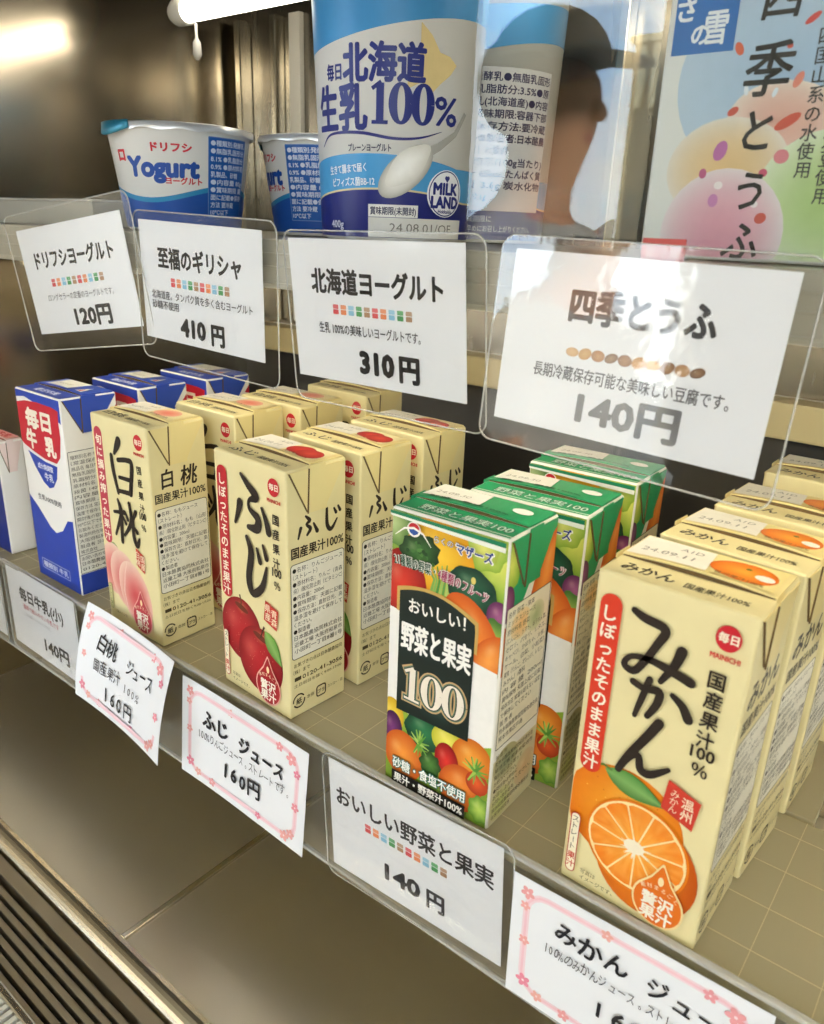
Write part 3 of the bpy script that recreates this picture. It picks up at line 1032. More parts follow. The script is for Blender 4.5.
# ---- white peach juice
def peach_carton():
    r = carton_shell('peach_juice_carton', M_cream, M_creamflap)
    A = Art(fr_map, FCLIP)
    A.part('fruit_picture')
    def pk(x, y, q):
        c = mix('#c94f52', '#e6b9a6', q ** 1.4)
        return mix(c, '#f0dcc6', max(0, y) * .45)
    leaf(A, 6, 47, 16.5, 43.5, 3.2, '#8fa866', '#5d8447')
    A.blob(9, 33, 12, 15, pk, n=32, m=8)
    A.blob(19, 29, 13.4, 17, pk, rot=20, n=32, m=8)
    A.blob(27.5, 23.2, 13.8, 19, pk, rot=24, n=32, m=8)
    A.line([(22, 41), (19, 33), (17, 22), (19, 12)], [.3, .6, .7, .2], '#f0cfc0')
    juice_front(A, '旬に摘み搾った果汁', '#b93a4c', 41.2, 4.6)
    A.part('title_lettering')
    for pts, w in (([(25.1, 106.8), (23.2, 103.5), (20.3, 99.3)], [3.6, 3.4, 1.6]), ([(17.3, 97.6), (18.0, 89.7), (20.7, 78.4)], [2.4, 2.6, 2.0]), ([(23.1, 96.3), (31.7, 97.8), (35.2, 95.8), (32.0, 80.2)], [2.0, 2.2, 2.6, 2.6]), ([(23.0, 87.2), (32.1, 87.6)], [1.6, 2.0]), ([(21.3, 79.6), (31.4, 80.4)], [1.8, 2.2]), ([(19.5, 77.2), (21.4, 70.9), (20.3, 54.2)], [1.6, 2.8, 2.2]), ([(15.0, 69.7), (25.0, 71.5)], [1.4, 2.2]), ([(21.0, 68.3), (14.8, 57.0)], [2.4, 1.4]), ([(23.0, 68.9), (25.4, 65.6)], [1.4, 1.8]), ([(29.8, 77.6), (30.4, 67.7), (23.2, 58.6)], [2.0, 2.4, 1.4]), ([(25.6, 71.6), (27.5, 68.4)], [1.4, 2.0]), ([(35.2, 74.4), (31.3, 67.9)], [2.2, 1.2]), ([(32.2, 70.2), (31.8, 60.3), (34.2, 55.6), (36.6, 60.1)], [1.6, 2.4, 2.6, 1.2]), ([(32.4, 65.4), (35.2, 63.4)], [1.4, 2.2])):
        dv = -2.2 if max(q[1] for q in pts) < 78 else .8
        A.brush([(q[0], q[1] + dv) for q in pts], [k * 1.25 for k in w], BLK)
    stamp_mark(A, ['国産', '白桃'], '#c0402e', [(32.4, 52.0), (39.8, 48.6), (39.0, 38.8), (31.8, 42.2)])
    A.part('straight_pill')
    A.frame(2.4, 8.0, 5.2, 23.0, '#5a5a36', .3, .8, '#c9c48a')
    A.vtext('ストレート果汁', 3.8, 22.6, 2.2, '#3a3a22', .012, 2.05)
    A.part('fine_print')
    A.text('写真はイメージです。', 7.6, 6.6, 1.8, '#6a6040', 0, fit=11)
    drop_badge(A, 33.0, '#b83c46', '#e6a89e')
    A.build(r, M_INK)
    B = Art(sd_map, SCLIP)
    B.part('title_lettering')
    B.text('白', 6.6, 86.8, 10.4, BLK, .02, sx=.86, rot=3, slant=.08)
    B.text('桃', 17.4, 86.4, 11.2, BLK, .02, sx=.92, rot=-2, slant=.08)
    B.text('国産果汁100%', 2.2, 79.4, 5.4, BLK, .02, fit=30)
    juice_info(B, 'ももジュース', 'もも（山形')
    B.build(r, M_INK)
    def sw(A):
        A.poly([(27.6, 14.9), (47, 14.9), (47, 31.6), (25.2, 31.6)], '#ecdfae')
        A.blob(35, 22.8, 8, 6.6, lambda x, y, q: mix('#d96a5a', '#e8b094', q), n=22, m=4)
        A.text('贅沢果汁100%', 36.5, 15.6, 2.4, '#7a3025', .01, 'c')
    top_print(r, 'peach', '白桃', sw)
    return r

# ---- vegetable juice
M_vegbody = mat('white_carton_board', '#efece2', 0.34, var=0.03, scale=50)
M_vegflap = mat('green_carton_flap', '#1f9a63', 0.32, var=0.06, scale=50)
def veg_pile(A, seed, y0=0.0):
    g = lambda a, b: (lambda x, y, q: mix(mix(a, b, q ** 1.3), '#fff2c8', max(0, .35 - math.hypot(x + .3, y - .35)) * .8))
    return g
def veg_carton():
    r = carton_shell('vegetable_juice_carton', M_vegbody, M_vegflap)
    A = Art(fr_map, FCLIP)
    g = veg_pile(None, 0)
    A.part('vegetable_picture')
    A.rect(0.6, 66, 48.9, 117, '#7ea03c')
    A.blob(47, 108, 14, 14, g('#d8dc6a', '#6f9a2e'), lobe=.06, lobes=9, m=6)
    A.blob(40, 112, 9, 8, g('#e4e37c', '#87a838'), lobe=.08, lobes=7, m=6)
    A.blob(21, 104, 15, 15, g('#f6cb3c', '#d8961a'), lobe=.04, lobes=8)
    A.blob(1, 112, 8, 9, g('#b8c98a', '#557a3a'), lobe=.08, lobes=6)
    A.blob(6, 88, 11, 15, g('#d83a28', '#8c1410'))
    A.blob(13, 103.5, 9, 7, g('#3f6f34', '#18361a'), lobe=.09, lobes=9, rot=20)
    for i in range(22):
        a, q = random.uniform(0, 6.28), random.uniform(0, .9)
        A.ell(13 + 8.4 * q * math.cos(a), 103.5 + 6.4 * q * math.sin(a), .9, .8, mix('#5c8f45', '#1c3f1e', random.random()), n=7)
    for i in range(9):
        x = 19 + i * 1.3
        A.line([(x, 90), (x + 1.2 - i * .15, 95), (x - 2 + i * .8, 102 - abs(i - 4) * .8)], [1.2, 1.0, .5], mix('#4c8a3c', '#b9cf6c', random.random()))
    A.blob(36, 95.5, 10.5, 8.6, g('#2f6a4a', '#123626'), rot=-14, lobe=.03, lobes=8)
    A.ell(36.5, 99.5, 1.0, 1.4, '#d8c66a', n=10)
    A.blob(47.5, 89, 5, 6, g('#a05a86', '#5a2450'))
    A.blob(46.5, 80, 7, 8, g('#9ab852', '#3e6a2c'), lobe=.08, lobes=7)
    A.blob(37, 78, 17, 10.5, g('#f0923a', '#c9571a'), rot=-58)
    A.blob(45, 71, 7, 12, g('#f2a04a', '#cc5a1c'), rot=-30)
    A.part('white_band')
    A.poly([(0.6, 34), (48.9, 34), (48.9, 67.5), (40, 68.5), (10, 77), (0.6, 78.5)], '#f1efe9')
    A.part('bottom_vegetable_picture')
    A.rect(0.6, 0.6, 48.9, 33, '#7c9a34')
    A.poly([(0.6, 30), (6, 36), (14, 34), (26, 36), (40, 33), (48.9, 37), (48.9, 28), (0.6, 26)], '#8fae3c')
    A.blob(3, 31, 6, 8, g('#f2d44a', '#c9a020'))
    A.blob(3.5, 25, 5, 8, g('#7a3a78', '#3c1440'))
    A.blob(19.5, 30, 10, 8, g('#2f7a4c', '#12402a'), lobe=.03, lobes=8)
    A.blob(29.5, 31, 7, 6.5, g('#eee26a', '#b8b830'))
    for i in range(12):
        A.line([(29 + i * .9, 17), (31 + i * .7, 25), (30 + i * 1.1, 32 - abs(i - 6) * .5)], [.9, .8, .4], mix('#7aa53a', '#d8dc78', random.random()))
    A.blob(41, 28, 9, 9, g('#f0a23c', '#c8661a'))
    A.blob(9.5, 15, 9.5, 11, g('#f29a3e', '#c4581a'), rot=15)
    A.blob(30, 22, 5.5, 8, g('#d8322c', '#8e1414'), rot=8)
    A.blob(22.5, 17, 5, 5.5, g('#4f7f38', '#24481e'), lobe=.1, lobes=8)
    A.blob(36.5, 13, 9.5, 10.5, g('#f0903a', '#c0541a'), rot=-25)
    A.blob(44, 19, 5, 5, g('#dd5a2a', '#a8381a'))
    for i in range(16):
        a = random.uniform(0, 6.28)
        A.line([(43, 24), (43 + 6 * math.cos(a), 24 + 6 * math.sin(a))], [1.4, .3], mix('#4f8a34', '#a8c85c', random.random()))
        A.line([(17, 24), (17 + 5 * math.cos(a), 24 + 6 * math.sin(a))], [1.4, .3], mix('#5a9a38', '#b8d06c', random.random()))
    A.blob(46, 8, 5, 6, g('#b8d060', '#5c8a30'), lobe=.1, lobes=7)
    A.part('title_panel')
    def arch(m):
        pts = [(5.4 - m, 35.2 - m), (38.9 + m, 35.2 - m), (38.9 + m, 80.6)]
        n = 12
        for i in range(n + 1):
            t = i / n
            pts.append((38.6 + m - t * (33.2 + 2 * m), 81.0 + m + 7.4 * math.sin(math.pi * (.10 + .72 * t)) + 1.4 * t))
        return pts
    A.poly(arch(1.3)[2:] + [(5.4 - 1.3, 78), (38.9 + 1.3, 72)], '#c8a45a')
    A.poly(arch(0), '#17241f')
    A.blob(24, 46, 13, 10, lambda x, y, q: mix('#2c4a40', '#17241f', q), m=5)
    A.text('おいしい！', 22.3, 79.6, 6.6, '#f5f2ea', .02, 'c', fit=25, rot=1)
    A.part('title_lettering')
    A.text('野菜と果実', 22.3, 64.0, 12.4, '#f7f5ee', .026, 'c', fit=31)
    A.part('number_lettering')
    serif_100(A, 8.6, 41.4, 27.0, 15.0, '#caa877', 1.25)
    serif_100(A, 8.6, 41.4, 27.0, 15.0, '#5f7a66', .62)
    serif_100(A, 8.6, 41.4, 27.0, 15.0, '#16221d', .15)
    serif_100(A, 8.6, 41.4, 27.0, 15.0, '#efe6d6', 0, .55)
    A.part('slogan_lettering')
    s1, s2 = '21種類の野菜・', '4種類のフルーツ'
    n = len(s1 + s2)
    x = 2.6
    for i, ch in enumerate(s1 + s2):
        w = 1.35 if ch in '214' else 2.75
        y = 95.6 + 3.2 * math.sin(math.pi * (.12 + .68 * i / n)) - 4.4 * i / n
        ro = 10 - 26 * i / n
        A.text(ch, x + w / 2, y, 4.6, '#f4f1e6', .060, 'c', sx=.56, rot=ro)
        x += w * 1.02
    x = 2.6
    for i, ch in enumerate(s1 + s2):
        w = 1.35 if ch in '214' else 2.75
        y = 95.6 + 3.2 * math.sin(math.pi * (.12 + .68 * i / n)) - 4.4 * i / n
        A.text(ch, x + w / 2, y, 4.6, '#174a32' if i < len(s1) else '#a02456', .012, 'c', sx=.56, rot=10 - 26 * i / n)
        x += w * 1.02
    A.part('brand_mark')
    A.ell(11.2, 112.0, 3.0, 2.8, '#f2efe6', n=18)
    A.ell(11.2, 112.5, 2.4, 2.0, '#c22a30', n=18)
    A.poly([(8.8, 112.2), (13.6, 112.2), (12.9, 110.6), (11.2, 109.8), (9.5, 110.6)], '#2a4f9a')
    A.line([(3.0, 108.2), (7, 111.6), (11.2, 112.6), (15.4, 111.2), (19, 107.2)], [.2, .7, .9, .7, .2], '#f2efe6')
    A.text('らくのう', 20.2, 109.8, 2.9, '#1f3f7a', .05, rot=0)
    A.text('らくのう', 20.2, 109.8, 2.9, '#f4f2ea', .01, rot=0)
    A.text('マザーズ', 29.5, 108.3, 4.4, '#f4f2ea', .09, fit=15.0)
    A.text('マザーズ', 29.6, 108.4, 4.4, '#243f86', .03, fit=14.6)
    A.part('claim_lettering')
    for b, c in ((.09, '#1c6a5c'), (.018, '#f6f4ec')):
        A.text('砂糖・食塩不使用', 22.4, 8.9, 5.4, c, b, 'c', fit=34.5)
    A.rect(4.8, 1.0, 40.2, 7.0, '#17150f')
    A.text('果汁・野菜汁100%', 22.5, 2.4, 4.6, '#f5f3ea', .03, 'c', fit=33)
    A.part('top_edge_band')
    A.poly([(0.6, 115.2), (48.9, 113.6), (48.9, 117.4), (0.6, 117.4)], '#e9ece0')
    A.poly([(0.6, 116.0), (48.9, 115.4), (48.9, 117.4), (0.6, 117.4)], '#1d7f57')
    A.build(r, M_INK)
    B = Art(sd_map, SCLIP)
    B.part('vegetable_picture')
    B.rect(0.6, 88, 33.4, 117.2, '#1f9a63')
    B.blob(2, 108, 7, 10, g('#d8dc6a', '#7fa834'), lobe=.06, lobes=8)
    B.blob(1, 94, 5, 7, g('#9a5a86', '#5a2450'))
    B.poly([(7, 86), (13, 93), (20, 104), (26, 110), (33.4, 113), (33.4, 84)], '#f0ede2')
    B.blob(28, 96, 8, 20, g('#f29a42', '#cf5a1c'), rot=-28)
    B.blob(4, 72, 7, 14, g('#f0a050', '#cc6024'), rot=20)
    B.rect(0.6, 34, 33.4, 66, '#efece2')
    B.rect(0.6, 0.6, 33.4, 30, '#d9cfa8')
    B.blob(10, 26, 9, 7, g('#9aa07a', '#c4bb90'))
    B.blob(26, 14, 8, 8, g('#e0b48a', '#d9c49c'))
    B.blob(8, 8, 8, 7, g('#c9cf7a', '#d4cc98'))
    B.part('info_panel')
    B.frame(1.6, 35.0, 32.6, 92.0, '#3a342a', .35, .6, '#eee7cf')
    B.blob(12, 83, 7, 6, g('#f0c080', '#eedcb0'))
    B.blob(23, 82, 6.4, 6, g('#a8b888', '#dfdcb8'))
    rows = ['名称 野菜・果実', 'ミックスジュース', '原材料名 野菜', '（にんじん、トマト、ほうれん草、', 'セロリ、パセリ、レタス、', 'キャベツ、かぼちゃ、大根、', 'ケール、白菜、小松菜）', '果実（りんご、オレンジ、レモン、', 'みかん）/香料', '内 容 量  200ml', '賞味期限 天面上段に記載', '保存方法 常温を超えない温度', 'で保存してください', '販 売 者', '熊本県酪農業協同組合連合会', '熊本市東区戸島']
    for i, s in enumerate(rows):
        B.text(s, 2.8, 88.2 - i * 3.35, 2.5, '#3b352b', .010, fit=28.6 if len(s) > 10 else None)
    B.part('fine_print')
    for i, s in enumerate(['製 造 所', '熊本県酪農業協同組合連合会', '菊池工場 熊本県菊池市', '開封前によく振って', 'お飲みください。', '●開封後は早めに', 'お召し上がりください。', 'お問い合わせ先', '熊本県酪農業協同組合連合会', 'お客様相談室']):
        B.text(s, 2.2, 30.4 - i * 3.0, 2.3, '#4a3f2c', .010, fit=28 if len(s) > 10 else None)
    B.build(r, M_INK)
    T = Art(flap_map, (0.9, CW - .9, 14.6, 32.0), base=.20, eps=.035)
    T.part('date_patch')
    T.poly([(1.2, 16.8), (26, 16.8), (23.5, 31.6), (1.2, 31.6)], '#f0eee6')
    T.text('24.09.30', 4.0, 21.2, 4.2, '#a09c94', -.01, fit=15)
    T.part('straw_hole')
    T.ell(40.5, 23.4, 4.0, 3.0, '#f2f1ec', n=20)
    T.part('top_lettering')
    T.text('野菜・果実100%', 22, 15.4, 1.9, '#124a32', .02, 'c', fit=34)
    T.build(r, M_INK, cut=2.012)
    T = Art(top_map(CH), (0.9, CW - .9, .9, 13.2), base=.05)
    T.part('top_lettering')
    T.rect(0.9, 0.9, 48.6, 13.2, '#1f9a63')
    T.rect(0.9, 2.0, 48.6, 2.7, '#dfe8d4')
    for b, c in ((.07, '#123f30'), (.015, '#cfe6d4')):
        T.text('野菜と果実100', 27, 5.0, 6.0, c, b, 'c', fit=38)
    T.build(r, M_INK)
    return r

# ---- milk
M_milkbody = mat('milk_carton_board', '#f0eeea', 0.34, var=0.03, scale=50)
M_milkflap = mat('milk_blue_flap', '#2f4fb4', 0.32, var=0.05, scale=50)
BLUE, NAVY = '#2b45ab', '#1d2f86'
def milk_carton():
    r = carton_shell('milk_carton', M_milkbody, M_milkflap)
    A = Art(fr_map, FCLIP)
    A.part('blue_ground')
    A.poly([(0.6, 0.6), (48.9, 0.6), (48.9, 47), (43, 46), (36, 38), (28, 34.6), (22, 37), (10, 47), (0.6, 53)], BLUE)
    A.part('blue_top_band')
    A.poly([(0.6, 117.4), (0.6, 112.6), (10, 114.0), (30, 110.5), (49, 104), (49, 117.4)], BLUE)
    A.part('brand_shield')
    A.poly([(0.6, 109.6), (10, 111.6), (24, 112.6), (40, 112.2), (47, 111), (46, 104), (46.4, 96), (43.6, 84), (39, 79.6), (26, 79.8), (14, 82), (4, 84.6), (0.6, 86)], '#c42436')
    A.text('毎日', 23, 97.6, 12.2, '#f3ead8', .05, 'c', fit=27)
    A.text('牛', 13, 85.0, 12, '#f3ead8', .05, 'c')
    A.text('乳', 34, 83.6, 12, '#f3ead8', .05, 'c')
    A.poly([(7, 81.6), (14, 80.2), (26, 78.2), (39, 77.8), (37, 70), (32, 64), (27, 62.4), (21, 65.0), (13, 73)], BLUE)
    A.text('成分無調整', 25, 73.2, 3.8, '#e4e6f2', .02, 'c', fit=17)
    A.text('牛乳', 28, 67.0, 5.2, '#e4e6f2', .02, 'c')
    A.part('claim_lettering')
    A.text('生乳100%使用', 25, 53.0, 4.0, '#4a4a52', .01, 'c', fit=26)
    A.part('type_box')
    A.frame(6, 6.4, 38, 12.6, '#b8c2e6', .4, .3, '#2b45ab')
    A.text('種類別 牛乳', 22, 7.9, 4.2, '#d4daf0', .02, 'c', fit=29)
    A.build(r, M_INK)
    B = Art(sd_map, SCLIP)
    B.part('blue_ground')
    B.rect(0.6, 0.6, 33.4, 13.6, BLUE)
    B.part('blue_top_band')
    B.poly([(8, 117.2), (33.4, 117.2), (33.4, 112), (17, 100)], BLUE)
    B.part('info_panel')
    B.frame(1.2, 14.0, 32.8, 88.0, '#3a3a44', .35, .3, '#e9e8e2')
    rows = ['種類別名称 牛乳', '（常温保存可能品）', '商品名 毎日牛乳', '無脂乳固形分 8.3%以上', '乳脂肪分 3.5%以上', '原材料名 生乳100%', '殺菌 140℃ 3秒間', '内容量 200ml', '賞味期限 上部に記載', '保存方法 常温を超えない', '温度で保存してください', '開封後の取扱 開封後は', '10℃以下で保存し早めに', 'お飲みください', '製造所所在地', '大阪府和泉市小田町', '製造者 日本酪農協同', '株式会社']
    for i, s in enumerate(rows):
        B.text(s, 2.4, 83.6 - i * 3.35, 2.6, '#33333a', .012, fit=29 if len(s) > 8 else None)
    B.line([(1.4, 25.6), (32.6, 25.6)], .3, '#3a3a44')
    for i, s in enumerate(['お問い合わせ先', '日本酪農協同株式会社', '0120-41-3056']):
        B.text(s, 2.4, 22.4 - i * 3.3, 2.6, '#33333a', .012, fit=29 if len(s) > 8 else None)
    B.build(r, M_INK)
    T = Art(flap_map, (0.9, CW - .9, 14.6, 32.0), base=.20, eps=.035)
    T.part('date_patch')
    T.poly([(8, 14.8), (32, 14.8), (30, 31.6), (6, 31.6)], '#efeee8')
    T.text('24.09.20', 10.0, 20.2, 4.2, '#a09c94', -.01, fit=15)
    T.part('star_mark')
    T.poly([(38, 16), (44, 16), (41, 26)], '#efeee8')
    T.poly([(39.6, 16.6), (42.4, 16.6), (41, 21)], '#c42436')
    T.build(r, M_INK, cut=2.012)
    T = Art(top_map(CH), (0.9, CW - .9, .9, 13.2), base=.05)
    T.part('blue_top_strip')
    T.rect(0.9, 0.9, 48.6, 13.2, BLUE)
    T.text('毎日牛乳', 25, 4.6, 5.6, '#dfe3f2', .03, 'c', fit=24)
    T.build(r, M_INK)
    # white corner panels with a red point beside the blue ear
    S_ = Art(sd_map, (0.7, CD - .7, .7, CH - .9), base=.6)
    S_.part('ear_mark')
    S_.poly([(24, 104), (33.2, 116.8), (33.2, 100)], '#efeee8')
    S_.poly([(29.5, 106.5), (33.2, 111), (33.2, 105.5)], '#c42436')
    S_.build(r, M_INK)
    return r

# ---- short red and white milk carton at the left edge
def short_carton():
    h = 76.0
    r = carton_shell('short_milk_carton', M_milkbody, mat('pink_white_flap', '#f0dcd8', 0.34, var=0.04, scale=50), hgt=h, wid=49.5, dep=17.0)
    A = Art(fr_map, (0.7, 48.8, .7, h - .9))
    A.part('blue_ground')
    A.rect(0.6, 0.6, 48.9, h - 1.4, NAVY)
    A.text('牛乳', 26, 40, 13, '#e9e7f0', .04, 'c')
    A.build(r, M_INK)
    T = Art(top_map(h), (0.9, 48.6, .9, 16.4), base=1.4)
    T.part('top_lettering')
    T.rect(1.0, 7.6, 48.4, 15.8, '#e8a9a6')
    T.text('毎日牛乳', 28, 9.0, 6.4, '#c42436', .04, 'c', fit=34)
    T.rect(1.0, 5.0, 48.4, 6.0, '#d85a5e')
    T.build(r, M_INK)
    return r

def put(o, x, y, yaw, label, cat, group, z=0.0):
    o.location = (x, y, z)
    o.rotation_euler = (0, 0, R(yaw))
    o['label'], o['category'], o['group'] = label, cat, group
ZS = 0.0003
def row(maker, spots, labels, group, size=(1, 1, 1)):
    first = maker()
    for i, ((x, y, a), lb) in enumerate(zip(spots, labels)):
        o = first if i == 0 else copy_tree(first)
        o.scale = size
        put(o, x, y, a, lb, 'juice carton' if 'milk' not in group else 'milk carton', group, ZS)
row(orange_carton, [(.0182, -.1150, -1.2), (.0204, -.0730, -4.2), (.0240, -.0285, -2.5), (.0255, .0325, -1)],
    ['cream mandarin juice carton with orange slice, nearest the front of its row', 'second mandarin juice carton from the front, directly behind the nearest one', 'third mandarin juice carton from the front of its row', 'rearmost mandarin juice carton, farthest back in its row'], 'mandarin juice cartons', (.965, 1.09, 1))
row(veg_carton, [(-.0625, -.1155, 1.2), (-.0535, -.0795, 3.2), (-.0568, -.0279, 2)],
    ['green vegetable juice carton with large 100 on black panel, frontmost in its row', 'middle green-topped vegetable juice carton behind the frontmost one', 'rearmost green-topped vegetable juice carton of its row'], 'vegetable juice cartons')
row(apple_carton, [(-.1685, -.1122, -3.1), (-.1648, -.0706, -3.6), (-.1630, -.0290, -2)],
    ['cream apple juice carton with two red apples, frontmost in its row', 'middle apple juice carton, directly behind the frontmost apple carton', 'rearmost apple juice carton beside the rearmost vegetable cartons'], 'apple juice cartons')
row(peach_carton, [(-.2660, -.1140, -.3), (-.2575, -.0680, 0), (-.2495, -.0290, 0), (-.2460, .0210, 0)],
    ['cream white peach juice carton with pink peaches, frontmost in its row', 'second white peach juice carton from the front of its row', 'third white peach juice carton from the front of its row', 'rearmost white peach juice carton under the yoghurt price card'], 'white peach juice cartons')
row(milk_carton, [(-.3510, -.1110, 0), (-.3490, -.0640, 0), (-.3460, -.0170, 0)],
    ['blue and white milk carton with red shield, frontmost in its row', 'middle blue-topped milk carton behind the front milk carton', 'rearmost blue-topped milk carton of its row'], 'milk cartons')
sc_ = short_carton()
put(sc_, -.4405, -.1090, 0, 'short navy and white milk carton with pink top at the left edge', 'milk carton', 'short milk cartons', ZS)

# ================================================================== cups on the upper shelf
def cup_map(r0, r1, h, ph, za, zb):
    rm = (r0 + r1) / 2 * 1000
    def f(u, v, o):
        rr = r0 + (r1 - r0) * (v / 1000 - za) / (zb - za) + o / 1000
        a = ph + u / rm
        return (rr * math.cos(a), rr * math.sin(a), v / 1000)
    return f
CAMX, CAMY = .10558, -.32018
M_cupw = mat('white_cup_plastic', '#eeeeea', 0.32, var=0.02, scale=40)
M_foil = mat('lid_foil', '#d9dadb', 0.3, 0.5, var=0.04, scale=60, bump=0.3)

def big_cup(x, y, turn, label, side, h=.115, dv=0.0):
    r = empty('yoghurt_cup', (x, y, UZ), label=label, cat='yoghurt cup', group='large yoghurt cups')
    r0, r1 = .0362, .0412
    bm = bmesh.new()
    lathe_bm(bm, [(r0 - .003, 0.0), (r0, .0015), (r1, h - .004), (r1 + .0028, h - .0036), (r1 + .003, h - .001), (r1 + .0026, h)], 72)
    bm_obj('cup_body', bm, M_cupw, r, True)
    bm = bmesh.new()
    lathe_bm(bm, [(r1 + .0034, h - .001), (r1 + .0036, h + .0003), (r1 + .001, h + .0012), (r1 - .004, h + .0006)], 72)
    bm_obj('lid', bm, M_foil, r, True)
    face = math.atan2(CAMY - y, CAMX - x) + turn
    A = Art(cup_map(r0, r1, h, face, .0015, h - .004), None, base=.10, eps=.012)
    C = math.pi * (r0 + r1) * 1000 - .1
    half = C / 2
    def band(top, bot, c, a=-half, b=half, n=60):
        xs_ = [a + (b - a) * i / n for i in range(n + 1)]
        pts = [(u, bot(u)) for u in xs_] + [(u, top(u)) for u in xs_]
        A.add(pts, [(i, i + 1, n + 2 + i, n + 1 + i) for i in range(n)], col(c))
    A.part('cup_print')
    sw = lambda u: 86.5 + dv + 4.5 * math.sin((u + 8) / 30.0) + (u / 22)
    band(lambda u: 106 + dv * 1.4 + 3 * math.sin((u - 20) / 30), sw, '#3f8fc9')
    A.part('base_print')
    band(lambda u: 37.2 - .0022 * (u + 14) ** 2 if abs(u + 14) < 46 else 32.5, lambda u: 12, '#4a9bd2')
    band(lambda u: 23 - .0022 * (u + 8) ** 2 if abs(u + 8) < 46 else 18.3, lambda u: 10, '#d8c79a')
    band(lambda u: 22.2 - .0022 * (u + 8) ** 2 if abs(u + 8) < 46 else 17.5, lambda u: 1.6, '#1c2472')
    N2 = '#1e2a78'
    if side == 'front':
        A.part('map_mark')
        A.poly([(4, 63), (10, 66), (15, 62), (19, 66), (24, 70), (27, 74), (23, 77), (18, 78), (14, 84), (9, 88.5), (9, 80), (8, 73), (4, 69)], '#dcc68c')
        A.part('title_lettering')
        A.text('毎日', -36.5, 67.5, 7.0, N2, .03, fit=9.5)
        A.text('北海道', -25.5, 67.0, 16.0, N2, .035, fit=37)
        A.text('生乳', -44, 48.2, 20.0, N2, .03, fit=30)
        serif_100(A, -12, 49.0, 27.5, 17.0, N2)
        A.text('%', 17.0, 50.0, 16.0, N2, .02, fit=12)
        A.part('swoosh')
        A.brush([(-42, 40.5), (-35, 45.2), (-18, 45.6), (-2, 43.4), (10, 44.0), (21, 47.2)], [.4, 1.0, 1.3, 1.2, .9, .2], '#2c2f7a')
        A.part('subtitle_lettering')
        A.text('プレーンヨーグルト', -23.5, 38.2, 3.5, '#2a2a50', .02, fit=21)
        A.text('生きて腸まで届く', -36, 28.5, 4.0, '#e8f0f6', .02, fit=22, rot=4)
        A.text('ビフィズス菌BB-12', -34, 23.4, 4.0, '#e8f0f6', .02, fit=24, rot=2)
        A.part('spoon_picture')
        A.line([(9, 36), (20, 41), (29, 47), (35, 56)], [5, 3.4, 2.4, 2.0], '#a9a8a2')
        A.blob(4.5, 30.2, 15.5, 7.6, lambda x, y, q: mix('#f2f0e8', '#a8a69c', q ** 3), rot=40, n=30)
        A.blob(5.5, 32.6, 12.5, 6.0, lambda x, y, q: mix('#fbfaf4', '#dcdad0', q ** 2), rot=40, n=26, lobe=.06, lobes=4)
        A.part('round_badge')
        A.ell(26, 21.6, 10.8, 10.2, '#eef0f4')
        A.ring(26, 21.6, 9.6, .5, N2)
        A.text('MILK', 26, 21.4, 6.8, N2, .055, 'c', fit=14.5)
        A.text('LAND', 26, 15.6, 6.8, N2, .055, 'c', fit=16.5)
        A.text('Hokkaido', 26, 13.2, 2.2, N2, .03, 'c')
        A.ell(25.5, 28.4, .9, .9, N2, n=8)
        A.ell(26.7, 28.4, .9, .9, N2, n=8)
        A.poly([(24.7, 28.2), (27.5, 28.2), (26.1, 26.4)], N2)
        A.part('date_sticker')
        A.rect(-13, 10.6, 11, 16.0, '#e6e6e2')
        A.text('賞味期限(未開封)', -1, 11.9, 3.7, '#2a2a50', .02, 'c', fit=22)
        A.rect(-13, 1.8, 38, 10.4, '#d9d8d2')
        A.text('24.08.01/OF', 14, 4.2, 5.6, '#7a7872', -.012, 'c', fit=33)
        A.text('400g', -36, 5.4, 4.6, '#c9cbe0', .02)
    else:
        A.part('info_panel')
        A.rect(-34, 16.5, 34, 85, '#d4d5d8')
        rows = ['●種類別:発酵乳●無脂乳固形', '分:8.3%●乳脂肪分:3.5%●原', '材料名:生乳(北海道産)●内容', '量:400g●賞味期限:容器下部', 'に記載●保存方法:要冷蔵', '(10℃以下)●製造者:日本酪農', '協同株式会社 大阪府', '栄養成分表示(100g当たり)', 'エネルギー 65kcal たんぱく質', '3.5g 脂質 3.6g 炭水化物', '食塩相当量 0.1g']
        for i, s in enumerate(rows):
            A.text(s, -33, 79.0 - i * 5.7, 4.5, '#2c2e58', .025, fit=66 if len(s) > 10 else None)
        A.text('開封後は賞味期限に', -30, 11, 3.6, '#b9bdd8', .01)
        A.text('かかわらずお早めにお召し上がりください。', -30, 6, 3.6, '#b9bdd8', .01, fit=58)
    A.build(r, M_INK, cut=1.5)
    return r
big_cup(-.1634, .0032, 0.0, 'large white and blue plain yoghurt cup with navy characters and round badge', 'front')
big_cup(-.1690, .0880, .12, 'large yoghurt cup showing its grey information panel, behind the glass guard', 'back', .132, 6.0)

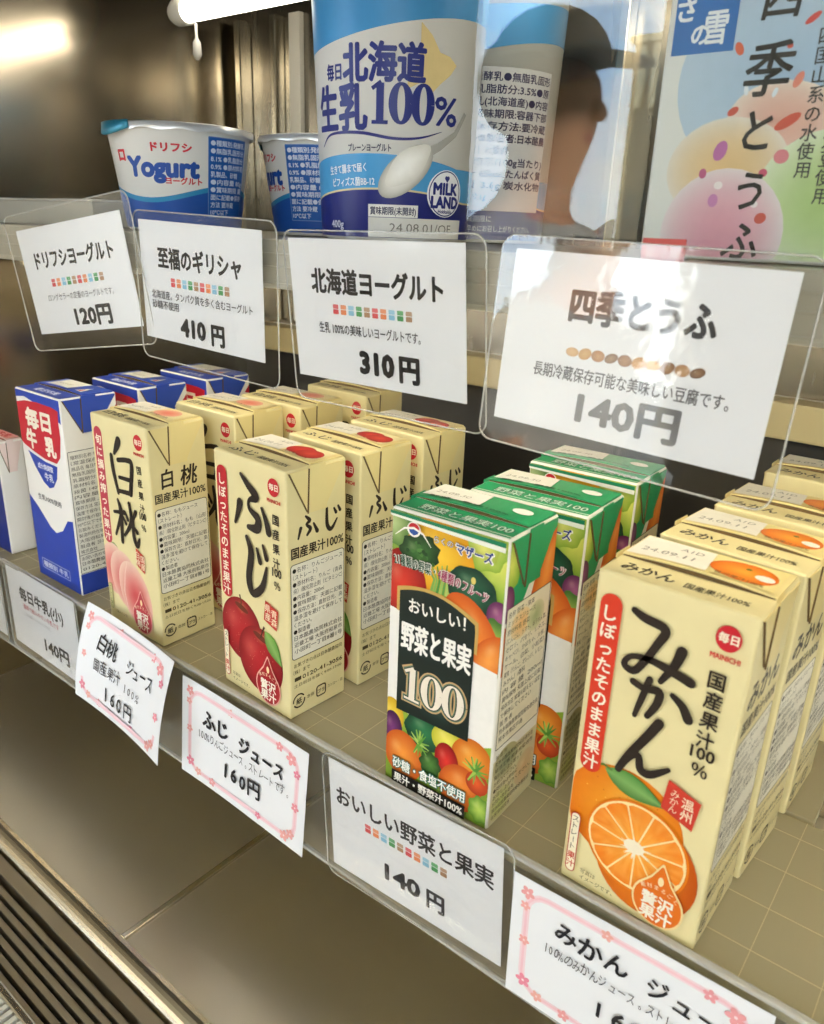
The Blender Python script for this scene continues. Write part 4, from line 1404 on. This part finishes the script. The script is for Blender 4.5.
def small_cup(x, y, turn, label):
    r = empty('small_yoghurt_cup', (x, y, UZ), label=label, cat='yoghurt cup', group='small yoghurt cups')
    r0, r1, h = .0305, .0372, .0515
    bm = bmesh.new()
    lathe_bm(bm, [(r0 - .002, 0.0), (r0, .0015), (r1, h - .003), (r1 + .0015, h - .0022), (r1 + .0016, h - .0005)], 64)
    bm_obj('cup_body', bm, M_cupw, r, True)
    bm = bmesh.new()
    n = 64
    ring0 = [bm.verts.new(((r1 + .0020 + .0006 * math.sin(9 * k)) * math.cos(2 * math.pi * k / n), (r1 + .0020 + .0006 * math.sin(9 * k)) * math.sin(2 * math.pi * k / n), h - .0032 + .0006 * math.sin(5 * k))) for k in range(n)]
    ring1 = [bm.verts.new(((r1 + .0021) * math.cos(2 * math.pi * k / n), (r1 + .0021) * math.sin(2 * math.pi * k / n), h)) for k in range(n)]
    ring2 = [bm.verts.new(((r1 - .002) * math.cos(2 * math.pi * k / n), (r1 - .002) * math.sin(2 * math.pi * k / n), h + .0008)) for k in range(n)]
    for A_, B_ in ((ring0, ring1), (ring1, ring2)):
        for k in range(n):
            bm.faces.new((A_[k], A_[(k + 1) % n], B_[(k + 1) % n], B_[k]))
    bm.faces.new(ring2)
    face = math.atan2(CAMY - y, CAMX - x) + turn
    lid = bm_obj('foil_lid', bm, M_foil, r, True)
    bm = bmesh.new()     # pull tab bent down at the left
    pts = []
    for i in range(9):
        a = face - 1.42 + .75 * i / 8
        pts.append([((r1 + .0026 + .0022 * math.sin(math.pi * i / 8) * j) * math.cos(a), (r1 + .0026 + .0022 * math.sin(math.pi * i / 8) * j) * math.sin(a), h + .0008 - .0068 * j * (.55 + .45 * math.sin(math.pi * i / 8))) for j in (0, .5, 1)])
    vv = [[bm.verts.new(p) for p in q] for q in pts]
    for a, b in zip(vv, vv[1:]):
        for j in range(2):
            bm.faces.new((a[j], b[j], b[j + 1], a[j + 1]))
    t = bm_obj('pull_tab', bm, mat('teal_tab_foil', '#2f7f9a', 0.35, 0.4), lid, True)
    sd = t.modifiers.new('thick', 'SOLIDIFY')
    sd.thickness = .0003
    A = Art(cup_map(r0, r1, h, face, .0015, h - .003), None, base=.08, eps=.012)
    C = math.pi * (r0 + r1) * 1000 - .1
    half = C / 2
    n = 60
    def band(top, bot, c, a=-half, b=half):
        xs_ = [a + (b - a) * i / n for i in range(n + 1)]
        A.add([(u, bot(u)) for u in xs_] + [(u, top(u)) for u in xs_], [(i, i + 1, n + 2 + i, n + 1 + i) for i in range(n)], col(c))
    A.part('cup_print')
    wv = lambda u: 17.5 + 3.6 * math.sin((u - 4) / 14.0)
    band(lambda u: wv(u) + 2.6, wv, '#2f86b4')
    band(lambda u: wv(u) + .2, lambda u: 1.6, '#1f4f9e')
    A.part('title_lettering')
    A.text('Yogurt', -10.5, 26.8, 12.6, '#1c4a9c', .055, 'c', fit=37, slant=.06, res=4)
    A.text('ドリフシ', -4.5, 38.6, 4.6, '#c8303c', .05, 'c', fit=19)
    A.text('ヨーグルト', 0.8, 23.4, 3.6, '#c8303c', .04, 'c', fit=18)
    A.text('ロ', -35.5, 34, 7, '#c8303c', .05)
    A.part('info_panel')
    A.frame(13.2, 8.0, 38, 46.4, '#6d8cc0', .4, .3, '#1f5aa8')
    rows = ['●種類別:発酵乳', '●無脂乳固形分', '8.1% ●乳脂肪分', '0.9% ●原材料名', '乳製品、砂糖', '●内容量 80g', '●賞味期限 蓋', '面に記載●保存', '方法 要冷蔵', '10℃以下']
    for i, s in enumerate(rows):
        A.text(s, 14.4, 42.6 - i * 3.7, 3.0, '#d3dcec', .022, fit=22.5 if len(s) > 6 else None)
    A.build(r, M_INK, cut=1.5)
    return r
small_cup(-.2862, -.0335, 0.0, 'small white and blue yoghurt cup with red and blue lettering and foil lid')
small_cup(-.2445, .0375, -1.05, 'small blue yoghurt cup turned to its information panel, left of the large cup')

# ================================================================== tofu carton
def tofu():
    w, d, h = .076, .048, .118
    r = empty('tofu_carton', (-.0095, -.0500, UZ), label='white tofu carton with pastel rounds and brush characters on the upper shelf', cat='tofu carton')
    M_t = mat('tofu_carton_board', '#e4e4e0', 0.4, var=0.02, scale=50)
    box('body', 0, w, 0, d, 0, h, M_t, r, bevel=.0015, seg=3)
    box('top_fin', .001, w - .001, d * .47, d * .53, h - .0002, h + .012, M_t, r, bevel=.0004)
    A = Art(fr_map, (0.8, 75.2, 1.0, 117), base=.04)
    A.part('pastel_picture')
    bl = lambda c, e: (lambda x, y, q: mix(c, e, q ** 2.2))
    A.blob(41, 52, 35, 30, lambda x, y, q: mix('#a9c3dd', '#bcd0e2', q), n=40)
    A.blob(40, 40, 17, 11, bl('#e0b0a0', '#ecdccf'), rot=-8)
    A.blob(25, 27, 19, 15, bl('#e2c08c', '#e6ddd0'))
    A.blob(56, 18, 22, 20, bl('#b4cf8a', '#dfe8cc'))
    A.blob(26, 8, 19.5, 19.5, bl('#dfa0b0', '#e8dcde'), rot=-6)
    A.part('petals')
    for x, y, rx, ry, ro, c in ((23.5, 60.5, 1.2, 2.0, 30, '#d9694c'), (43, 66.5, 2.4, .9, 35, '#cf4f4a'), (38, 60, .9, .7, 0, '#d0584a'), (42, 51, 1.2, 2.3, -25, '#e08a78'), (41, 40, 4, 1.5, 30, '#cf5a48'), (24.5, 43.5, 1.8, 1.1, 30, '#cc5a4c'), (22.5, 32.5, 2.0, 3.0, -20, '#b86aa8'), (41, 30.5, 2.2, 2.0, 0, '#d9838c'), (18, 26, 1.2, 1.5, 0, '#c2608c'), (36.5, 26, 1.3, 1.2, 0, '#cc5a78'), (22.5, 18, 1.6, 2.0, 0, '#c882b4'), (38, 13, 1.8, 1.6, 20, '#cc5a50'), (23.5, 22.5, 1.4, 1.2, 0, '#f2e8e8'), (35.5, 17, 1.1, 1.0, 0, '#f2e8e8'), (36, 48, .7, 1.4, -20, '#e6edf4'), (27.5, 49, .7, 1.4, 10, '#e6edf4')):
        A.ell(x, y, rx, ry, c, ro, 14)
    A.part('brand_mark')
    A.rect(2.3, 60.2, 21.6, 78, '#2f6fb6')
    A.text('さ', 3.2, 69.6, 7.4, '#eef2f6', .03, rot=3)
    A.text('の', 8.2, 63.0, 6.6, '#eef2f6', .03)
    A.text('雪', 12.2, 63.2, 10, '#eef2f6', .02, sx=.78)
    A.part('title_lettering')
    for ch, x, y, k in (('四', 33.6, 68.0, 13), ('季', 32.6, 48.5, 15.5), ('と', 32.4, 33.0, 13), ('う', 33.0, 16.2, 12.5), ('ふ', 33.0, 1.2, 13)):
        A.text(ch, x, y, k, '#26262a', .016, 'c', slant=.10, sx=.92)
    A.part('claim_lettering')
    A.vtext('四国山系の水使用', 47.6, 64.2, 4.9, '#3c3e44', .008, 5.0)
    A.part('soy_lettering')
    A.vtext('国産大豆使用', 54.0, 47.0, 4.9, '#3c3e44', .008, 5.0)
    A.build(r, M_INK)
    B = Art(lambda u, v, o: (-o / 1000, (48 - u) / 1000, v / 1000), (0.8, 47, 1, 117), base=.04)
    B.part('side_print')
    B.rect(6, 20, 42, 70, '#d4dbe2')
    for i, s in enumerate(['名称 充てん豆腐', '原材料名 大豆', '豆腐用凝固剤', '内容量 300g', '保存方法 要冷蔵']):
        B.text(s, 9, 62 - i * 7, 4, '#4a4c54', .01)
    B.build(r, M_INK)
tofu()

# ================================================================== price cards and labels
M_card = mat('white_card', '#eceef2', 0.6, var=0.01, scale=60)
M_film = clear('laminate_film', (0.985, 0.985, 0.98), 0.05, 1.5, bump=0.25)
M_filmedge = clear('laminate_edge', (0.9, 0.9, 0.88), 0.15, 1.5, haze=0.35)
def card_map(w, h, curl=None):
    def f(u, v, o):
        return (u / 1000, -o / 1000 + (curl(u, v) if curl else 0.0), v / 1000)
    return f
ICON = ['#d9555a', '#e88a5c', '#8fc4e0', '#4f9d62', '#b08a6c']
def icon_row(A, x0, y, n, p, s):
    A.part('carton_icons')
    for i in range(n):
        c = ICON[i % 5]
        A.rect(x0 + i * p, y, x0 + i * p + s, y + s * .62, c, s * .12)
        A.rect(x0 + i * p, y + s * .70, x0 + i * p + s, y + s * 1.25, mix(c, '#ffffff', .18), s * .12)
def bread_row(A, x0, y, n, p, s):
    A.part('bread_icons')
    for i in range(n):
        c = ['#caa070', '#c89a60', '#a9764a', '#7a5a44', '#8a5f42', '#c29058', '#d9a24c', '#7c5236', '#a0744e', '#6f4c38'][i % 10]
        A.blob(x0 + i * p, y, s * .55, s * (.42 if i % 3 else .34), lambda xx, yy, q, c=c: mix(mix(c, '#f0d6a8', .35), c, q), rot=(20 if i % 2 else 0), n=14, m=3)
def price_card(name, loc, rot, label, cat, group, draw, film=None, w=88.0, h=55.0, curl=None):
    r = empty(name, loc, tuple(R(a) for a in rot), label=label, cat=cat, group=group)
    bm = bmesh.new()
    n, m_ = (12, 8) if curl else (1, 1)
    fm = card_map(w, h, curl)
    for o in (0.0, -.25):
        g = [[bm.verts.new(fm(-w / 2 + w * i / n, -h / 2 + h * j / m_, o)) for j in range(m_ + 1)] for i in range(n + 1)]
        for i in range(n):
            for j in range(m_):
                bm.faces.new((g[i][j], g[i + 1][j], g[i + 1][j + 1], g[i][j + 1]))
    bm_obj('card', bm, M_card, r)
    A = Art(fm, (-w / 2, w / 2, -h / 2, h / 2), base=.03)
    draw(A)
    A.build(r, M_PAPERINK)
    if film:
        l, rr, b, t = film
        x0, x1, y0, y1 = -w / 2 - l, w / 2 + rr, -h / 2 - b, h / 2 + t
        pts = rrect(x0, x1, y0, y1, 5.0)
        bm = bmesh.new()
        prism(bm, pts, lambda u, v, q: Vector((u / 1000, -.0009 - q, v / 1000)), .00022)
        s = bm_obj('clear_sleeve', bm, M_film, r)
        bm = bmesh.new()
        tube_bm(bm, [(u / 1000, -.0008, v / 1000) for u, v in pts], .00035, 5, True)
        bm_obj('sleeve_edge', bm, M_filmedge, s, True)
    return r
K = '#1f1f22'
def d1(A):
    A.part('name_lettering')
    A.text('ドリフシヨーグルト', 0, 7.2, 9.6, K, .035, 'c', fit=66)
    icon_row(A, -23, -3.2, 10, 4.6, 3.2)
    A.part('note_lettering')
    A.text('ロングセラーの定番のヨーグルトです。', -1, -10.2, 4.0, '#4a4a50', 0, 'c', fit=56)
    A.part('price_lettering')
    A.text('120円', 6, -23.6, 11, K, .05, 'c', fit=30)
def d2(A):
    A.part('name_lettering')
    A.text('至福のギリシャ', 0, 7.4, 10, K, .035, 'c', fit=60)
    icon_row(A, -21, -1.6, 10, 4.4, 3.2)
    A.part('note_lettering')
    A.text('北海道産。タンパク質を多く含むヨーグルト', 0, -7.6, 4.3, '#33333a', .01, 'c', fit=74)
    A.text('砂糖不使用', -37, -12.4, 4.3, '#33333a', .01)
    A.part('price_lettering')
    A.text('410', -6, -23.4, 11, K, .06, 'c', fit=18)
    A.text('円', 8, -24.0, 10.5, K, .05)
def d3(A):
    A.part('name_lettering')
    A.text('北海道ヨーグルト', 1, 8.0, 10, K, .035, 'c', fit=66)
    icon_row(A, -21, -.6, 10, 4.2, 3.0)
    A.part('note_lettering')
    A.text('生乳 100%の美味しいヨーグルトです。', -3, -8.0, 4.6, '#33333a', .012, 'c', fit=53)
    A.part('price_lettering')
    A.text('310', 1, -22.2, 11.5, K, .06, 'c', fit=17)
    A.text('円', 13, -22.6, 11, K, .05)
def d4(A):
    A.part('name_lettering')
    A.text('四季とうふ', 2, 8.2, 11, '#3a3a3e', .04, 'c', fit=46)
    bread_row(A, -18, -1.8, 10, 4.5, 4.2)
    A.part('note_lettering')
    A.text('長期冷蔵保存可能な美味しい豆腐です。', 1, -10.4, 4.8, '#5a5a60', .012, 'c', fit=64)
    A.part('price_lettering')
    A.text('140円', 3.5, -22.4, 11.5, '#77777a', .045, 'c', fit=33)
G1 = 'laminated price cards hung from the upper shelf'
price_card('price_card', (-.2956, -.0960, .1821), (2.73, -8.25, 5.97), 'tilted laminated price card reading 120円, leftmost under the upper shelf', 'price card', G1, d1, (8, 9, 9, 8))
price_card('price_card', (-.2010, -.0905, .1831), (1.32, 1.69, -.11), 'laminated price card reading 410円, second from the left', 'price card', G1, d2, (3, 10, 10, 4))
price_card('price_card', (-.0944, -.0915, .1803), (5.19, -.88, -1.52), 'laminated price card reading 310円 below the large yoghurt cup', 'price card', G1, d3, (2, 9, 10, 3))
price_card('price_card', (.0099, -.0955, .1790), (-4.23, 1.43, -2.65), 'laminated price card reading 140円 with bread icons below the tofu carton', 'price card', G1, d4, (5, 6, 8, 4))
# small red chilled tag behind the tofu card
tg = empty('chilled_tag', (.0140, -.0880, .2085), (0, 0, 0), label='small red tag with white characters at the foot of the tofu carton', cat='tag')
box('tag_plate', -.0065, .0065, -.0004, 0, -.0030, .0036, mat('red_tag', '#b84a44', 0.5), tg, bevel=.0001)
A = Art(card_map(13, 7), (-7, 7, -4, 4), base=.45)
A.part('lettering')
A.text('要冷蔵', 0, -1.6, 4.0, '#e8c8c0', .02, 'c', fit=11)
A.build(tg, M_PAPERINK)

def floral(A, w=88.0, h=55.0, tint='#f1c6cf'):
    A.part('floral_border')
    pts = rrect(-w / 2 + 6, w / 2 - 6, -h / 2 + 5, h / 2 - 5, 8, 4)
    A.line(pts + [pts[0]], 2.6, mix(tint, '#f4f3f6', .35))
    A.line(pts + [pts[0]], 1.0, tint)
    rnd = random.Random(5)
    n = len(pts)
    for (px, py, s) in ((-w / 2 + 6, h / 2 - 6, 3.0), (-w / 2 + 5.4, h / 2 - 12, 2.2), (-w / 2 + 6, 0, 2.4), (-w / 2 + 7, -h / 2 + 9, 3.2), (-w / 2 + 13, -h / 2 + 5.4, 2.6), (-8, h / 2 - 5, 2.4), (w / 2 - 18, h / 2 - 5.4, 2.6), (w / 2 - 10, h / 2 - 8, 3.6), (w / 2 - 6, h / 2 - 14, 2.4), (w / 2 - 6, -4, 2.6), (w / 2 - 8, -h / 2 + 8, 2.8), (w / 2 - 12, -h / 2 + 5, 3.2), (-20, -h / 2 + 5, 2.6), (14, -h / 2 + 5.2, 2.2)):
        c = mix('#e58aa0', '#eeb3a6', rnd.random())
        a0 = rnd.uniform(0, 72)
        for k in range(5):
            a = R(a0 + 72 * k)
            A.ell(px + s * .52 * math.cos(a), py + s * .52 * math.sin(a), s * .44, s * .32, c, math.degrees(a), 9)
        A.ell(px, py, s * .18, s * .18, '#f6dce0', n=7)
HK = '#232328'
def l_milk(A):
    A.part('name_lettering')
    A.text('毎日牛乳(小)', 0, 8, 9.6, '#26262c', .035, 'c', fit=56)
    A.part('note_lettering')
    A.text('濃厚で飲みやすい牛乳です', -2, 1.6, 3.8, '#c06a74', .02, 'c', fit=46)
    A.text('200ml紙パックタイプです。', -7, -3.2, 2.8, '#8a8a90', 0, 'c', fit=34)
    A.part('price_lettering')
    A.text('140円', 14, -19.5, 11, '#2a2a30', .045, 'c', fit=30)
def l_far(A):
    A.part('price_lettering')
    A.text('160円', -6, -19.5, 11, '#3a3a40', .035, 'c', fit=30)
def l_peach(A):
    floral(A)
    A.part('name_lettering')
    A.hand('白桃', -28, 6.4, 11, HK, .012, seed=2)
    A.hand('ジュース', 3, 5.4, 9.4, HK, .008, fit=28, seed=3)
    A.part('note_lettering')
    A.hand('国産果汁', -28, -4.6, 8.2, '#2f2f36', .002, fit=28, seed=4)
    A.hand('100%', 3, -5.6, 6.6, '#2f2f36', .002, fit=17, seed=5)
    A.part('price_lettering')
    A.hand('160円', -16, -18.6, 10.6, HK, .012, fit=32, seed=6)
def l_fuji(A):
    floral(A)
    A.part('name_lettering')
    A.hand('ふじ', -28, 7.2, 11.0, HK, .035, seed=12)
    A.hand('ジュース', -1, 6.2, 9.6, HK, .035, fit=31, seed=13)
    A.part('note_lettering')
    A.hand('100%りんごジュース。ストレートです。', -31, -.6, 6.0, '#4a4a52', 0, fit=66, seed=14)
    A.part('price_lettering')
    A.hand('160円', -13, -13.6, 11.0, HK, .03, fit=29, seed=16)
def l_veg(A):
    A.part('name_lettering')
    A.text('おいしい野菜と果実', 0, 7.2, 9.8, '#2a2a30', .025, 'c', fit=80)
    icon_row(A, -24, -.4, 10, 4.4, 3.2)
    A.part('price_lettering')
    A.text('140', -4, -18.4, 10.5, '#3a3a40', .05, 'c', fit=18)
    A.text('円', 9, -19, 10, '#3a3a40', .04)
def l_orange(A):
    floral(A)
    A.part('name_lettering')
    A.hand('みかん', -27, 9.4, 10, HK, .022, fit=28, seed=22)
    A.hand('ジュース', 7, 9.0, 8.6, HK, .018, fit=31, seed=23)
    A.part('note_lettering')
    A.hand('100%のみかんジュース。ストレートです。', -30, 1.2, 5.8, '#34343c', .002, fit=64, seed=24)
    A.part('price_lettering')
    A.hand('160円', -11, -13.0, 9.8, HK, .025, fit=32, seed=26)
G2 = 'price labels along the carton shelf rail'
price_card('price_label', (-.3335, -.1216, -.0241), (-.29, -1.3, -1.93), 'white price label reading 140円 in a clear sleeve under the milk carton', 'price label', G2, l_milk, (3, 4, 4, 3))
price_card('price_label', (-.4300, -.1216, -.0255), (0, 0, -.5), 'white price label cut by the left edge of the picture', 'price label', G2, l_far, (3, 4, 4, 3))
price_card('price_label', (-.2283, -.1330, -.0151), (-13.98, .14, -4.33), 'handwritten flower-bordered price label under the peach carton, bent outwards', 'price label', G2, l_peach, None, curl=lambda u, v: -.0025 * (u / 44) ** 2 + .002 * (v / 27) ** 2)
price_card('price_label', (-.1419, -.1262, -.0272), (-3.59, 1.86, -.68), 'handwritten flower-bordered price label under the apple carton', 'price label', G2, l_fuji, None, curl=lambda u, v: -.0012 * max(0, -u / 44) ** 2)
price_card('price_label', (-.0433, -.1216, -.0255), (.15, -3.36, -.31), 'printed price label in a clear sleeve under the vegetable juice carton', 'price label', G2, l_veg, (3, 5, 5, 3))
price_card('price_label', (.0494, -.1230, -.0276), (-.42, -1.29, .44), 'handwritten flower-bordered price label under the mandarin carton', 'price label', G2, l_orange, None)

# ================================================================== ceiling lamps of the shop
M_lit = mat('lit_ceiling_tube', '#fff4e0', 0.4, emit=CEIL_LAMP)
def ceil_lamp(x, y, label):
    l = empty('ceiling_lamp', (x, y, CZ), label=label, cat='lamp', group='fluorescent ceiling lamps')
    box('lamp_housing', -.62, .62, -.09, .09, -.05, 0, M_lampw, l, bevel=.004)
    for s in (-.045, .045):
        bm = bmesh.new()
        tube_bm(bm, [(-.58, s, -.07), (0, s, -.07), (.58, s, -.07)], .016, 12)
        bm_obj('tube', bm, M_lit, l, True)
    for s in (-.60, .60):
        box('lamp_holder', s - .012, s + .012, -.07, .07, -.09, -.05, M_lampw, l, bevel=.002)
ceil_lamp(.5, -.95, 'fluorescent ceiling lamp nearest the display case')
ceil_lamp(1.7, -1.6, 'fluorescent ceiling lamp near the added side window')
ceil_lamp(.3, -2.3, 'fluorescent ceiling lamp between the two street windows')
ceil_lamp(-1.5, -1.6, 'fluorescent ceiling lamp near the left street window')

# wooden post in the shop
M_wood = mat('post_wood', '#8a5a33', 0.5, var=0.3, scale=5, stretch=(6, 6, .5))
pt = empty('wooden_post', (1.30, -.45, FZ), label='brown wooden post standing in the shop right of the display case', cat='post')
box('shaft', -.05, .05, -.05, .05, .05, CZ - FZ - .001, M_wood, pt, bevel=.006)
box('base', -.07, .07, -.07, .07, 0, .05, M_wood, pt, bevel=.004)

# ================================================================== street outside the windows
M_asph = mat('street_asphalt', '#8c8a84', 0.9, var=0.1, scale=3)
box('ground_street', -30, 30, -40, Y0 - .1, FZ - .16, FZ - .06, M_asph, kind='structure')
M_fac = mat('tan_facade', '#a89878', 0.8, var=0.06, scale=2)
M_slat = mat('cream_louvre', '#d8c9a0', 0.6, var=0.05, scale=4)
M_win = mat('dark_window', '#2a2f33', 0.15, spec=0.6)
bd = empty('street_building', (-4.60, -10.0, FZ - .06), label='tan building with a louvred upper band across the street', cat='building')
box('wall', 0, 11, -4, 0, 0, 3.52, M_fac, bd)
for k in range(60):
    box('louvre', .08 + k * .18, .17 + k * .18, 0, .06, 2.80, 3.49, M_slat, bd)
for k in range(4):
    f = box('window', .9 + k * 2.6, 2.3 + k * 2.6, 0, .04, 1.0, 2.1, M_alu, bd)
    box('pane', .97 + k * 2.6, 2.23 + k * 2.6, .04, .05, 1.07, 2.03, M_win, f)
box('parapet', -.05, 11.05, -4.05, 0.07, 3.52, 3.60, M_slat, bd)

# ================================================================== person reflected in the glass guard
def skin(name, verts, edges, radii, material, parent, root=0, sub=2):
    me = bpy.data.meshes.new(name)
    me.from_pydata(verts, edges, [])
    o = link(bpy.data.objects.new(name, me), parent)
    md = o.modifiers.new('skin', 'SKIN')
    md.use_smooth_shade = True
    for i, d in enumerate(me.skin_vertices[0].data):
        r = radii[i]
        d.radius = r if isinstance(r, tuple) else (r, r)
        d.use_root = (i == root)
    sb = o.modifiers.new('sub', 'SUBSURF')
    sb.levels = sb.render_levels = sub
    me.materials.append(material)
    return o
M_skin = mat('skin', '#b98a6c', 0.55, var=0.05, scale=30)
M_hair = mat('dark_hair', '#1c1613', 0.55, var=0.3, scale=60, stretch=(1, 1, 5))
M_shirt = mat('white_shirt_cotton', '#f2f1ee', 0.85, var=0.03, scale=20, bump=0.3)
M_trou = mat('navy_trousers', '#2a2f3e', 0.85, var=0.1, scale=30)
M_cap = mat('white_cap_cotton', '#e9e9e6', 0.85)
M_shoe = mat('grey_shoe', '#55524c', 0.6)
M_eye = mat('eye_dark', '#120d0a', 0.2)
# figure built facing +X in its own frame, feet at z = 0, then turned
per = empty('person', (-.585, -1.02, FZ), (0, 0, R(-8)), label='person in white shirt and white cap standing beside the photographer, seen in the glass guard', cat='person')
HS = .905   # stature scale
def S(x, y, z):
    return (x * HS, y * HS, z * HS)
bv = [S(0, 0, .92), S(0, 0, 1.08), S(-.01, 0, 1.25), S(-.015, 0, 1.38), S(-.01, 0, 1.455), S(.010, 0, 1.535), S(.008, 0, 1.60), S(-.002, 0, 1.675)]
be = [(0, 1), (1, 2), (2, 3), (3, 4), (4, 5), (5, 6), (6, 7)]
br = [(.09, .115), (.09, .115), (.10, .14), (.085, .125), (.052, .052), (.082, .066), (.104, .086), (.092, .080)]
for s in (1, -1):
    n = len(bv)
    bv += [S(-.01, .17 * s, 1.37), S(-.03, .20 * s, 1.10), S(.15, .17 * s, 1.00), S(.24, .15 * s, 1.01)]
    be += [(3, n), (n, n + 1), (n + 1, n + 2), (n + 2, n + 3)]
    br += [.055, .042, .033, .026]
    h = n + 3
    for j, (dy, ln) in enumerate(((-.030, .070), (-.010, .082), (.010, .078), (.028, .062))):
        k = len(bv)
        bv += [S(.285, (.15 + dy) * s, 1.005), S(.285 + ln * .55, (.15 + dy) * s, .998), S(.285 + ln * .9, (.15 + dy) * s, .980)]
        be += [(h, k), (k, k + 1), (k + 1, k + 2)]
        br += [.010, .009, .0075]
    k = len(bv)
    bv += [S(.262, (.15 - .042) * s, 1.015), S(.292, (.15 - .060) * s, 1.010)]
    be += [(h, k), (k, k + 1)]
    br += [.011, .009]
    n = len(bv)
    bv += [S(0, .09 * s, .86), S(.01, .095 * s, .50), S(-.01, .10 * s, .09), S(.03, .10 * s, .035), S(.13, .105 * s, .025)]
    be += [(0, n), (n, n + 1), (n + 1, n + 2), (n + 2, n + 3), (n + 3, n + 4)]
    br += [.068, .050, .038, .034, .028]
body = skin('body', bv, be, br, M_skin, per)
skin('shirt', [S(0, 0, .90), S(0, 0, 1.08), S(-.01, 0, 1.25), S(-.015, 0, 1.385), S(-.012, 0, 1.425)] + [S(-.01, .175 * s, 1.375) for s in (1, -1)] + [S(-.028, .205 * s, 1.17) for s in (1, -1)],
     [(0, 1), (1, 2), (2, 3), (3, 4), (3, 5), (3, 6), (5, 7), (6, 8)],
     [(.145, .18), (.125, .155), (.135, .175), (.115, .155), (.065, .07), .075, .075, .066, .066], M_shirt, per)
skin('trousers', [S(0, 0, 1.0), S(0, 0, .90), S(0, .075, .78), S(.01, .098, .48), S(-.01, .103, .10), S(0, -.075, .78), S(.01, -.098, .48), S(-.01, -.103, .10)],
     [(0, 1), (1, 2), (2, 3), (3, 4), (1, 5), (5, 6), (6, 7)], [(.115, .15), (.115, .14), .088, .076, .062, .088, .076, .062], M_trou, per)
for s in (1, -1):
    skin('shoe', [S(-.045, .103 * s, .045), S(.04, .104 * s, .04), S(.15, .108 * s, .03)], [(0, 1), (1, 2)], [(.045, .042), (.046, .04), (.042, .028)], M_shoe, per)
skin('hair', [S(-.02, 0, 1.69), S(-.055, 0, 1.63), S(-.060, 0, 1.545)], [(0, 1), (1, 2)], [(.092, .085), (.088, .082), (.060, .052)], M_hair, per)
skin('nose', [S(.082, 0, 1.610), S(.100, 0, 1.585), S(.090, 0, 1.574)], [(0, 1), (1, 2)], [.008, .013, .010], M_skin, per, sub=2)
skin('mouth', [S(.074, -.02, 1.548), S(.082, 0, 1.548), S(.074, .02, 1.548)], [(0, 1), (1, 2)], [.006, .008, .006], mat('lips', '#8e5148', 0.5), per)
for s in (1, -1):
    skin('ear', [S(.0, .076 * s, 1.622), S(-.004, .080 * s, 1.600), S(.0, .076 * s, 1.580)], [(0, 1), (1, 2)], [.013, .016, .010], M_skin, per)
    skin('eye', [S(.078, .030 * s, 1.612), S(.080, .031 * s, 1.608)], [(0, 1)], [.009, .008], M_eye, per)
bm = bmesh.new()
lathe_bm(bm, [(.103 * HS * math.cos(a), (1.665 + .085 * math.sin(a)) * HS) for a in [R(t) for t in (0, 15, 30, 45, 60, 75, 88)]], 32, cap0=False)
cp = bm_obj('cap', bm, M_cap, per, True)
bm = bmesh.new()
prism(bm, [(.07, -.075), (.12, -.072), (.165, -.045), (.18, 0), (.165, .045), (.12, .072), (.07, .075)], lambda u, v, w: Vector(S(u, v, 1.668 - (u - .07) * .12 + w)), .006)
bm_obj('visor', bm, M_cap, cp)

bpy.data.objects.remove(_to, do_unlink=True)
